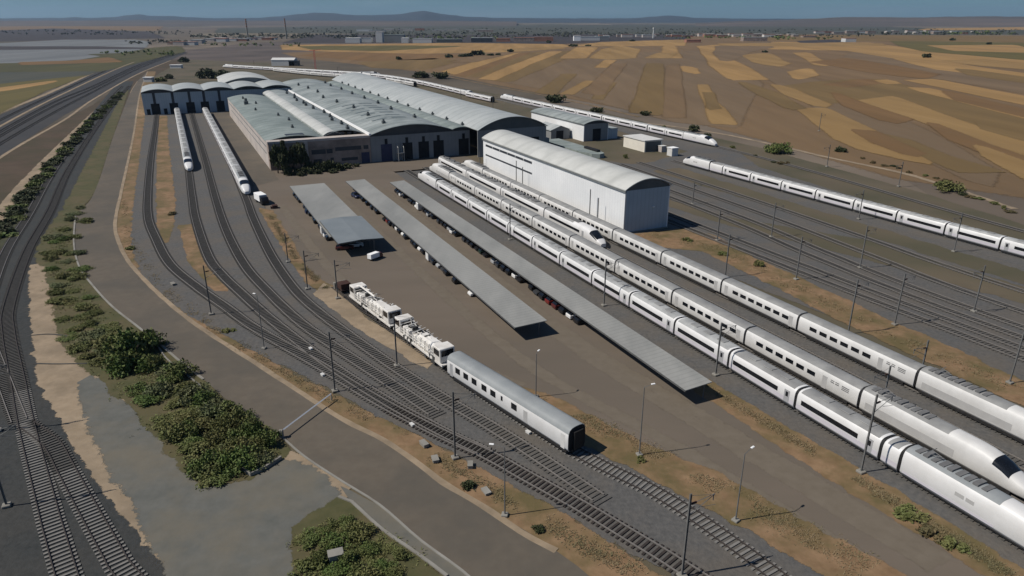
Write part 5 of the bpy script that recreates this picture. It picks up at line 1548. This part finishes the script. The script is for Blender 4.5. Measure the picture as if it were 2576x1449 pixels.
def trunk_mesh(seed, tall):
    rr = random.Random(seed); mb = MB()
    mb.cyl((0, 0, 0), (0, 0, .85 if tall else .6), .1, .03, 7)
    for k in range(5):
        a = rr.uniform(0, 6.28); z = rr.uniform(.25, .5)
        mb.cyl((0, 0, z), (math.cos(a) * .5, math.sin(a) * .5, z + .25), .035, .012, 5)
    return mb.mesh('trunk', M['bark'])
CYP = [tree_mesh(71 + k, 900, .11, 24, True).mesh('crown', M['leaf_dark']) for k in range(3)]
TRE = {mk: [tree_mesh(81 + k, 700, .12, 16, False).mesh('crown', M[mk]) for k in range(2)] for mk in ('leaf_green', 'leaf_dark', 'leaf_olive')}
TRK = [trunk_mesh(1, True), trunk_mesh(2, False)]
def tree(label, x, y, r, h, mk='leaf_dark', tall=False, group=None):
    t = thing('tree', label, 'tree', (x, y, .04), rnd.uniform(0, 6.28), group)
    link('trunk', TRK[0 if tall else 1], t, (0, 0, 0), 0, (r, r, h))
    link('crown', rnd.choice(CYP if tall else TRE[mk]), t, (0, 0, 0), 0, (r, r, h))
    return t

# dark trees in front of the workshop annex
G1 = 'dark trees and shrubs in front of the workshop annex'
for i, (n_, s_, r, h) in enumerate(((29.6, -252.5, 2.6, 9.8), (32.2, -251.5, 3.0, 10.6), (35.0, -252, 2.8, 9.2), (37.6, -252.5, 2.8, 9.9), (39.6, -252.5, 2.2, 6.6), (31.0, -248.5, 2.6, 7.4))):
    x, y = W(n_, s_)
    tree('tall dark tree before the brown annex wall, %s from the corner of the long wall' % ordn(i), x, y, r, h, tall=(i % 3 == 1), group=G1)
for i, (n_, s_, r, h) in enumerate(((33, -247.5, 2.2, 3), (36, -247, 2.4, 3.2), (39.5, -247.5, 2.4, 3), (42, -250, 2.2, 4.6), (44.5, -248, 2.6, 4.2), (47, -249, 2.5, 4.8), (50, -249, 2.4, 3.4), (53, -251, 2.2, 2.4), (41.5, -245.5, 2, 1.8), (46.5, -245.5, 2.2, 1.8), (36.5, -244.5, 1.8, 1.6), (57, -252.5, 1.4, 1.6))):
    x, y = W(n_, s_)
    bush('dark shrub in the bed before the brown annex, %s from the tall trees' % ordn(i), x, y, r, h, 'leaf_dark', 'mid', G1)
# thicket along the road
G2 = 'shrubs along the curved road'
big = [((330, 905), 4.6, 5.4, 'leaf_green'), ((365, 880), 3.4, 4.6, 'leaf_green'), ((300, 935), 3.2, 3.6, 'leaf_green'), ((282, 880), 2.6, 2.6, 'leaf_olive'), ((385, 930), 2.6, 2.6, 'leaf_green')]
for i, (uv, r, h, mk) in enumerate(big):
    x, y = P(*uv)
    bush(['largest dark green bush leaning over the curved road', 'second big green bush crowding the road edge behind the largest one', 'green bush at the gravel side of the largest roadside bush',
          'olive bush at the far side of the largest roadside bush', 'green bush just below the largest roadside bush on the road side'][i], x, y, r, h, mk, 'near', G2)
mid = [(430, 960), (470, 985), (400, 990), (440, 1020), (505, 1020), (545, 1040), (480, 1050), (430, 1060), (520, 1075), (565, 1080), (600, 1070), (470, 1095), (545, 1115), (590, 1110), (630, 1100), (505, 1140), (560, 1155), (600, 1145), (520, 1185), (565, 1190), (610, 1175), (640, 1140), (540, 1208), (375, 1010), (350, 985), (655, 1165), (420, 930), (455, 945), (490, 1005), (530, 1010), (575, 1045), (615, 1065), (650, 1100), (670, 1120), (625, 1125), (585, 1135), (490, 1120), (450, 1100), (535, 1180)]
for i, uv in enumerate(mid):
    x, y = P(*uv)
    mk = rnd.choice(['leaf_olive', 'leaf_olive', 'leaf_green', 'leaf_green', 'leaf_grey'])
    col = {'leaf_olive': 'olive', 'leaf_grey': 'grey-green', 'leaf_green': 'green', 'leaf_brown': 'brownish'}[mk]
    bush('%s shrub in the thicket by the gravel lot, %s from the largest bush' % (col, ordn(i)), x, y, rnd.uniform(1.6, 2.8), rnd.uniform(.8, 3.0), mk, 'near', G2)
upp = [(215, 560), (190, 540), (165, 580), (150, 640), (160, 700), (130, 680), (195, 700), (175, 760), (210, 800), (240, 790), (190, 830), (235, 850), (270, 830), (200, 880), (255, 890), (150, 720), (140, 610), (180, 640), (225, 750), (120, 640), (205, 525), (178, 555), (160, 605), (135, 600), (185, 600), (128, 655), (170, 660), (150, 760), (185, 735), (215, 775), (160, 805), (225, 820), (260, 860), (178, 850), (220, 900), (245, 915), (290, 850), (140, 740), (200, 640), (205, 680)]
for i, uv in enumerate(upp):
    x, y = P(*uv)
    mk = rnd.choice(['leaf_olive', 'leaf_green', 'leaf_olive', 'leaf_grey'])
    col = {'leaf_olive': 'olive', 'leaf_grey': 'grey-green', 'leaf_green': 'green'}[mk]
    bush('%s low shrub between sandy path and road, %s from its far tip' % (col, ordn(i)), x, y, rnd.uniform(1.5, 2.7), rnd.uniform(.5, 1.4), mk, 'near', G2)
low = [(790, 1360), (830, 1330), (870, 1320), (850, 1380), (900, 1350), (930, 1390), (880, 1420), (960, 1430), (800, 1420), (840, 1445), (990, 1445), (920, 1450), (770, 1440), (1010, 1400)]
for i, uv in enumerate(low):
    x, y = P(*uv)
    mk = rnd.choice(['leaf_green', 'leaf_olive', 'leaf_green'])
    col = {'leaf_olive': 'olive', 'leaf_green': 'green'}[mk]
    bush('%s shrub in the bottom edge patch, %s from its upper left corner' % (col, ordn(i)), x, y, rnd.uniform(1.2, 1.9), rnd.uniform(.8, 1.6), mk, 'near', G2)
small_box('concrete_block', 'white concrete block among the shrubs at the bottom edge', 'concrete block', (846, 1410), .7, .5, .9, M['concrete'], R(20), 'concrete blocks on the verge')
# hedge bank far left
G3 = 'dark hedge along the far-left tracks'
k = 0
for (u0, v0, u1, v1, n_) in ((0, 600, 60, 500, 10), (60, 500, 150, 395, 18), (150, 395, 230, 305, 20), (230, 305, 305, 234, 18)):
    for i in range(n_):
        f = (i + .5) / n_
        x, y = P(u0 + (u1 - u0) * f + rnd.uniform(-5, 9), v0 + (v1 - v0) * f)
        mk = rnd.choice(['leaf_dark', 'leaf_green', 'leaf_dark'])
        bush('%s hedge shrub beside the far-left tracks, %s from the left edge' % ('dark' if mk == 'leaf_dark' else 'green', ordn(k)), x, y, rnd.uniform(2.4, 3.8), rnd.uniform(1.0, 2.4), mk, 'mid', G3)
        k += 1
# singles on the right
for uv, r, h, mk, lb, lod in (
    ((1955, 384), 6.0, 5.2, 'leaf_dark', 'big round dark bush beside the field path above the right-hand train', 'near2'),
    ((2385, 482), 4.6, 4.0, 'leaf_olive', 'large olive bush by the field path towards the right edge', 'near2'),
    ((2115, 382), 2.8, 2.6, 'leaf_dark', 'lone dark bush on the field edge right of the big round one', 'mid'),
    ((1395, 257), 7.5, 6.5, 'leaf_dark', 'big dark bush behind the train of the small white hall', 'mid'),
    ((1500, 282), 4.5, 3.5, 'leaf_dark', 'dark bush behind the train, right of the biggest bush there', 'mid'),
    ((1622, 290), 3.6, 3.2, 'leaf_dark', 'small dark bush on the field edge above the middle of the train', 'mid'),
    ((1740, 330), 3.4, 3.6, 'leaf_dark', 'dark shrub just behind the nose of the train by the small hall', 'mid'),
    ((1775, 345), 2.4, 2.2, 'leaf_dark', 'smaller dark shrub right at the nose of the train by the small hall', 'mid'),
    ((1905, 668), 1.5, 1.6, 'leaf_olive', 'round olive shrub on the orange strip beside the fourth train', 'mid'),
    ((1730, 605), 1.6, .9, 'leaf_olive', 'low olive shrub near the foot of the tall shed end wall', 'mid'),
    ((1815, 640), 1.6, .9, 'leaf_olive', 'low olive shrub on the orange strip under the mast by the shed corner', 'mid'),
    ((1575, 398), 1.4, 2.0, 'leaf_olive', 'small shrub beside the low platform and the cream store block', 'mid'),
    ((1845, 372), 1.8, 1.2, 'leaf_olive', 'small shrub at the nose end of the right-hand train', 'mid'),
    ((525, 196), 12, 10.5, 'leaf_dark', 'large dark clump of trees behind the blue-grey shed', 'mid'),
    ((560, 198), 11, 9.5, 'leaf_dark', 'dark clump of trees right of the large one behind the blue-grey shed', 'mid'),
    ((405, 205), 5.5, 5.0, 'leaf_olive', 'olive bush behind the left corner of the blue-grey shed', 'mid'),
    ((425, 198), 5.5, 5.0, 'leaf_dark', 'dark bush behind the left corner of the blue-grey shed', 'mid'),
    ((462, 157), 8, 8, 'leaf_dark', 'dark bush where the far-left tracks curve away', 'mid'),
    ((1060, 196), 9, 7, 'leaf_dark', 'dark bushes behind the curved train, left clump', 'mid'),
    ((1110, 198), 9, 8, 'leaf_dark', 'dark bushes behind the curved train, right clump', 'mid'),
    ((620, 305), 1.2, 1.2, 'leaf_dark', 'small dark bush at the far end of the long workshop wall', 'mid'),
    ((2290, 1305), 2.0, .8, 'leaf_olive', 'low olive weed patch beside the nearest train, upper one', 'mid'),
    ((2345, 1345), 1.6, .8, 'leaf_brown', 'low brown weed patch beside the nearest train, middle one', 'mid'),
    ((2395, 1370), 1.6, .7, 'leaf_olive', 'low olive weed patch beside the nearest train, lower one', 'mid'),
    ((1610, 1160), .8, .6, 'leaf_olive', 'tiny olive weed tuft at the foot of the yard lamp post', 'mid'),
    ((1355, 1335), .8, .7, 'leaf_dark', 'tiny dark weed tuft on the dirt verge, bottom centre', 'mid'),
    ((1182, 1228), 1.0, .9, 'leaf_dark', 'dark weed tuft on the dirt verge below the stout mast', 'mid'),
    ((333, 627), 1.4, .9, 'leaf_olive', 'olive weed tuft on the verge at the bend of the road', 'mid'),
    ((575, 833), 1.3, .6, 'leaf_olive', 'olive weed tuft on the verge left of the lamp post', 'mid'),
    ((430, 540), 1.6, .9, 'leaf_brown', 'brown weed tuft on the dirt island between the fan tracks', 'mid')):
    if lod == 'near2':
        lod = 'near'; mk2 = 'leaf_olive' if mk == 'leaf_olive' else 'leaf_green'
        t = bush(lb, *P(*uv), r, h, mk2, 'near')
    else:
        bush(lb, *P(*uv), r, h, mk, lod)
# bushes on the far fields
G4 = 'bushes on the distant fields'
fb = [((1002, 150), 6, 5), ((1130, 145), 7, 6), ((1165, 143), 8, 5), ((1180, 142), 8, 6), ((1205, 139), 11, 9), ((1235, 140), 7, 4), ((1255, 139), 6, 4), ((1285, 131), 7, 6), ((1380, 108), 8, 7), ((1440, 117), 9, 6), ((1480, 116), 7, 4), ((2335, 145), 8, 7), ((2395, 102), 9, 8), ((2490, 112), 7, 6), ((1590, 104), 10, 5), ((1925, 132), 6, 4)]
for i, (uv, r, h) in enumerate(fb):
    bush('distant dark bush on the stubble fields, %s counting from the left' % ordn(i), *P(*uv), r, h, 'leaf_dark', 'far', G4)
# weeds along the field path
k = 0
for (u0, v0, u1, v1, n_) in ((1480, 290, 1730, 335, 6), (2150, 398, 2380, 455, 9), (2400, 480, 2570, 540, 6), (1900, 395, 2000, 420, 4)):
    for i in range(n_):
        f = (i + rnd.random()) / n_
        mk = rnd.choice(['leaf_dark', 'leaf_olive', 'leaf_brown'])
        bush('%s weed bush along the field path, %s from the small hall' % ({'leaf_dark': 'dark', 'leaf_olive': 'olive', 'leaf_brown': 'brown'}[mk], ordn(k)), *P(u0 + (u1 - u0) * f, v0 + (v1 - v0) * f + rnd.uniform(-4, 4)), rnd.uniform(.9, 2.2), rnd.uniform(.5, 1.4), mk, 'mid', 'weed bushes along the field path')
        k += 1
# dry grass on the verges
def tufts(name, areas, m, n, size):
    rr = random.Random(3); mb = MB()
    for _ in range(n):
        poly = rr.choice(areas)
        f = rr.random() * (len(poly) - 1); i = int(f); f -= i
        a, b, w = poly[i], poly[i + 1], poly[i][2] + (poly[i + 1][2] - poly[i][2]) * f
        cx = a[0] + (b[0] - a[0]) * f; cy = a[1] + (b[1] - a[1]) * f
        x, y = W(cx + rr.gauss(0, .4) * w, cy + rr.uniform(-.6, .6))
        if mnoise.noise(Vector((x * .22, y * .22, 5))) < -.12: continue
        for q in range(4):
            a_ = rr.uniform(0, 6.28); s = size * rr.uniform(.5, 1.4)
            dx, dy = math.cos(a_) * s, math.sin(a_) * s
            ox, oy = rr.uniform(-.25, .25), rr.uniform(-.25, .25)
            mb.add([(x + ox - dy * .25, y + oy + dx * .25, .09), (x + ox + dy * .25, y + oy - dx * .25, .09), (x + ox + dx, y + oy + dy, .09 + s * rr.uniform(.5, 1.1))], [(0, 1, 2)])
    o = link(name, mb.mesh(name, m)); o['kind'] = 'stuff'
VERGE = [[(NS(*P(u, v))[0], NS(*P(u, v))[1], w) for u, v, w in ((312, 500, 1.2), (322, 600, 2), (400, 720, 2), (490, 795, 2), (575, 850, 2), (700, 930, 1.6), (900, 1040, 1.5), (1080, 1145, 1.6), (1250, 1240, 1.6), (1450, 1360, 1.8), (1600, 1450, 2))],
         [(40.5, -76, 1.5), (44.5, -66, 2), (48.5, -54, 2), (52, -42, 2.5), (56, -28, 3)], [(63.8, -70, 1), (65.2, -50, 1.2), (65.8, -34, 1.2), (66, -20, 1.2)],
         [(104, -136, 6), (110, -118, 4), (107, -95, 3.5), (104.5, -78, 3), (104.5, -60, 3), (103, -40, 3)], [(19.4, -195, 1), (19.8, -150, 1), (22, -133, 1)]]
tufts('dry_grass', VERGE, M['straw'], 15000, .17)
GR = [[(NS(*P(u, v))[0], NS(*P(u, v))[1], w) for u, v, w in ((160, 570, 3), (150, 680, 3.5), (200, 790, 4), (280, 880, 5), (380, 980, 5), (480, 1080, 5), (570, 1160, 4.5), (640, 1160, 3))],
      [(NS(*P(u, v))[0], NS(*P(u, v))[1], w) for u, v, w in ((780, 1350, 2), (860, 1350, 3), (930, 1400, 3.5), (960, 1450, 4))]]
tufts('wild_grass', GR, M['leaf_olive'], 9000, .24)

# ------------------------------------------------------------------ background
def far_building(name, label, cat, uv, w, d, h, m, roof=None, group=None, gab=False, rz=0.0):
    x, y = P(*uv)
    t = thing(name, label, cat, (x, y, 0), rz, group)
    bpart(t, 'wall', m, (-w / 2, w / 2, 0, d, 0, h))
    r = roof or M['roof_mid']
    if gab:
        mb = MB(); mb.loft([[(xx, -.3, h), (xx, d / 2, h + d * .16), (xx, d + .3, h)] for xx in (-w / 2 - .3, w / 2 + .3)], 0, True, False)
        link('roof', mb.mesh('roof', r), t)
    else:
        bpart(t, 'roof', r, (-w / 2 - .3, w / 2 + .3, -.3, d + .3, h + .01, h + .5))
    return t
FB = 'distant industrial buildings'
far_building('barn', 'white gabled barn behind the far white train', 'barn', (712, 166), 26, 14, 6.5, M['trim_pale'], M['trim_pale'], None, True)
far_building('barn', 'small dark lean-to at the right end of the white gabled barn', 'barn', (738, 166), 10, 10, 5, M['gable_dark'], M['gable_dark'])
t = thing('red_crane', 'thin red tower crane with a red base standing by the far trains', 'crane', (*P(795, 184), 0))
mb = MB(); mb.box(-2.5, 2.5, -1.5, 1.5, .1, 3.2, 0, .3); link('base', mb.mesh('base', M['red']), t)
mb = MB(); mb.bar((-.6, 0, 3), (-.6, 0, 22), .22); mb.bar((.6, 0, 3), (.6, 0, 22), .22)
for k in range(10): mb.bar((-.6, 0, 3 + k * 1.9), (.6, 0, 4.9 + k * 1.9), .14)
mb.bar((-5, 0, 21), (7, 0, 22), .25)
link('mast', mb.mesh('mast', M['red']), t)
far_building('hut', 'white flat-roofed hut beside the far-left tracks', 'hut', (442, 172), 12, 5, 3.2, M['trim_pale'], M['lamp_white'])
far_building('hut', 'pale hut at the left corner behind the blue-grey shed', 'hut', (372, 207), 7, 5, 3.6, M['trim_pale'], M['lamp_white'])
specs = [(887, 108, 40, 10, 'white works hall at the left of the distant industrial row', 'trim_pale', 'lamp_white'), (922, 107, 26, 9, 'low white works hall between the first hall and the tall block', 'trim_pale', 'roof_new'),
         (954, 107, 18, 22, 'tall white works block in the distant industrial row', 'trim_pale', 'trim_pale'), (990, 106, 60, 16, 'dull grey-green works hall right of the tall white block', 'wall_grey', 'roof_old'),
         (1018, 108, 18, 10, 'small white works hall right of the grey-green one', 'trim_pale', 'lamp_white'), (1062, 108, 52, 9, 'long white works hall with pale roof in the distant row', 'trim_pale', 'roof_new'),
         (1130, 107, 70, 7, 'long dim grey shed left of the dark roofed barn', 'gable_grey', 'roof_mid'), (1212, 106, 60, 9, 'dark walled barn with pale roof in the distant row', 'gable_dark', 'roof_new'),
         (1266, 105, 40, 7, 'low brown shed right of the dark walled barn', 'brick', 'brick'), (1318, 104, 60, 8, 'long reddish tiled farm building in the distance', 'wall_brown', 'brick'), (1368, 104, 55, 9, 'brick red farm block in the distance', 'brick', 'brick'),
         (1452, 103, 20, 11, 'bright white farm house at the left end of the long white sheds', 'lamp_white', 'trim_pale'), (1480, 102, 70, 8, 'long white farm shed in the distance', 'trim_pale', 'roof_new'), (1515, 101, 40, 9, 'grey farm shed right of the long white one', 'wall_grey', 'roof_mid'),
         (2140, 106, 30, 8, 'pale farm shed beyond the right-hand fields', 'trim_pale', 'brick'), (1900, 104, 70, 9, 'wide pale farm shed beyond the grey field', 'wall_brown', 'roof_new'), (1745, 107, 40, 6, 'reddish farm shed beyond the fields', 'brick', 'brick')]
for u, v, w, h, lb, m1, m2 in specs:
    far_building('works_hall', lb, 'industrial building', (u, v), w * .82, 24, h, M[m1], M[m2], FB)
rr = random.Random(21)
k = 0
for (u0, u1, v, n_, wmax) in ((525, 612, 103, 12, 26), (620, 690, 100, 6, 22), (420, 500, 112, 6, 26), (900, 1240, 78, 9, 60), (1700, 2050, 92, 14, 34), (2050, 2500, 84, 16, 40), (1500, 1700, 92, 8, 30)):
    for i in range(n_):
        u = u0 + (u1 - u0) * (i + rr.random() * .7) / n_
        sc_ = CAM_H / max(2.0, (v - 48)) * 35 / 1000
        far_building('far_house', 'tiny pale building of the distant settlements, %s counting across the horizon' % ordn(k) if k < 60 else 'tiny pale building of the distant settlements, %s of the farthest ones' % ordn(k - 60), 'house',
                     (u, v + rr.uniform(-2, 2.5)), rr.uniform(.35, 1) * wmax * 1.2, 20, rr.uniform(4, 8) * (1.3 if v < 90 else 1), M[rr.choice(['wall_cream', 'wall_cream', 'trim_pale', 'wall_brown', 'brick'])], M[rr.choice(['brick', 'roof_new', 'trim_pale'])], 'tiny buildings of the distant settlements')
        k += 1
def chimney(label, uv, h, r):
    x, y = P(*uv)
    t = thing('chimney', label, 'chimney', (x, y, 0), 0, 'power station chimneys')
    mb = MB(); mb.cyl((0, 0, 0), (0, 0, h), r, r * .7, 12); link('shaft', mb.mesh('shaft', M['concrete']), t)
    for z in (.62, .74, .86, .96):
        mb = MB(); mb.cyl((0, 0, h * z), (0, 0, h * (z + .05)), r * (1 - .3 * z) + .35, None, 12); link('red_band', mb.mesh('red_band', M['brick']), t)
chimney('tall slim chimney of the distant power station, left one', (624, 99), 50, 2.3)
chimney('tall slim chimney of the distant power station, right one', (721, 98), 51, 2.3)
t = thing('water_tower', 'slim white tower on the far side of the stubble fields', 'tower', (*P(1643, 96), 0))
mb = MB(); mb.cyl((0, 0, 0), (0, 0, 24), 2.0, 1.7, 10); mb.cyl((0, 0, 24), (0, 0, 28), 2.7, 2.5, 10); link('shaft', mb.mesh('shaft', M['trim_pale']), t)

# far woods: belts of trees that read as one mass
def woods(name, belts, m, seed, dens=1.0):
    rr = random.Random(seed); mb = MB()
    for (u0, u1, v, dv, n_, h) in belts:
        for i in range(int(n_ * dens)):
            u = rr.uniform(u0, u1); vv = v + rr.uniform(-dv, dv)
            if mnoise.noise(Vector((u * .018, vv * .25, seed))) < -.05: continue
            x, y = P(u, max(55, vv))
            hh = h * rr.uniform(.6, 1.2); r = hh * rr.uniform(.6, 1.1)
            leaves(mb, (x, y, hh * .5), (r, r, hh * .5), 9, hh * .42, rr)
    o = link(name, mb.mesh(name, m)); o['kind'] = 'stuff'
woods('far_woodland', [(480, 900, 92, 6, 420, 6), (820, 1500, 88, 6, 480, 6), (1350, 1750, 87, 5, 260, 5.5), (1650, 2200, 90, 6, 260, 5.5), (2150, 2576, 86, 2.5, 150, 8), (300, 520, 108, 4, 120, 5), (-40, 480, 82, 6, 200, 6), (1700, 2576, 78, 4, 260, 6), (700, 1700, 76, 5, 360, 6)], M['leaf_far'], 4)
woods('far_woodland', [(480, 760, 113, 4, 60, 5), (250, 450, 135, 5, 60, 4), (2320, 2576, 86, 2, 120, 9), (1000, 1300, 97, 3, 80, 6), (1700, 2100, 97, 3, 100, 6)], M['leaf_green'], 9)

# hills
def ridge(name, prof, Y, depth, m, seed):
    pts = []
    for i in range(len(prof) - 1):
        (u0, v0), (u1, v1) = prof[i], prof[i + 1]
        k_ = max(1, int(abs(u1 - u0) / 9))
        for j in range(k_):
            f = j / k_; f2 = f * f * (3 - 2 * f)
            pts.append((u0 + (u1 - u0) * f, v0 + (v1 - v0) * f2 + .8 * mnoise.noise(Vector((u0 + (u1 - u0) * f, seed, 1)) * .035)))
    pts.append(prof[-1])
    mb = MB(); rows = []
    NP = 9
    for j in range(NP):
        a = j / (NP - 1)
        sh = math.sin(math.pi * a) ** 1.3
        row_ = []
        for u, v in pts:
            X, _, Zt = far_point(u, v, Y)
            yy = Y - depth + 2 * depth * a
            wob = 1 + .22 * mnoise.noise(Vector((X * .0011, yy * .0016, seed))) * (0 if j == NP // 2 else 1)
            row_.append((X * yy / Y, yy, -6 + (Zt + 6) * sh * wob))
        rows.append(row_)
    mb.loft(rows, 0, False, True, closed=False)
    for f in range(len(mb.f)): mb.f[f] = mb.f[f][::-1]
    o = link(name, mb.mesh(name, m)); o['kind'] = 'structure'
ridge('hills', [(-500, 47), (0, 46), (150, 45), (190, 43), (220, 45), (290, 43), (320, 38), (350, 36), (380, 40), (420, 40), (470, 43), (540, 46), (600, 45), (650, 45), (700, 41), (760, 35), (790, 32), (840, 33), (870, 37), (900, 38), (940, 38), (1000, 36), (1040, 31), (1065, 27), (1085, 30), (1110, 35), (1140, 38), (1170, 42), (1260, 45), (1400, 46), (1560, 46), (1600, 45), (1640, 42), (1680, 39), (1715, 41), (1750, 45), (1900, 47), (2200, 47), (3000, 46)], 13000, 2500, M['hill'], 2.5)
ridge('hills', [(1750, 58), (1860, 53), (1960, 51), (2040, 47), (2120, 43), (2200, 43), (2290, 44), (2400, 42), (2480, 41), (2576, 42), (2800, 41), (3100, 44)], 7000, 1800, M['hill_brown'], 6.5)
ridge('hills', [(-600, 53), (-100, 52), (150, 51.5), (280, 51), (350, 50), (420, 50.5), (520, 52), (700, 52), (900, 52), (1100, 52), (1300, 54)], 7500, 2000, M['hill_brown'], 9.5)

# air
hz = MB(); hz.box(-26000, 26000, -400, 26000, -8, 420)
hm = bpy.data.materials.new('haze'); hm.use_nodes = True
hn = hm.node_tree.nodes; hl = hm.node_tree.links
hn.remove(hn['Principled BSDF'])
pv = hn.new('ShaderNodeVolumePrincipled')
pv.inputs['Color'].default_value = (.52, .74, 1.0, 1)
pv.inputs['Density'].default_value = 3.2e-5
pv.inputs['Anisotropy'].default_value = 0.2
hl.new(pv.outputs[0], hn['Material Output'].inputs['Volume'])
ho = link('haze', hz.mesh('haze', hm)); ho['kind'] = 'stuff'
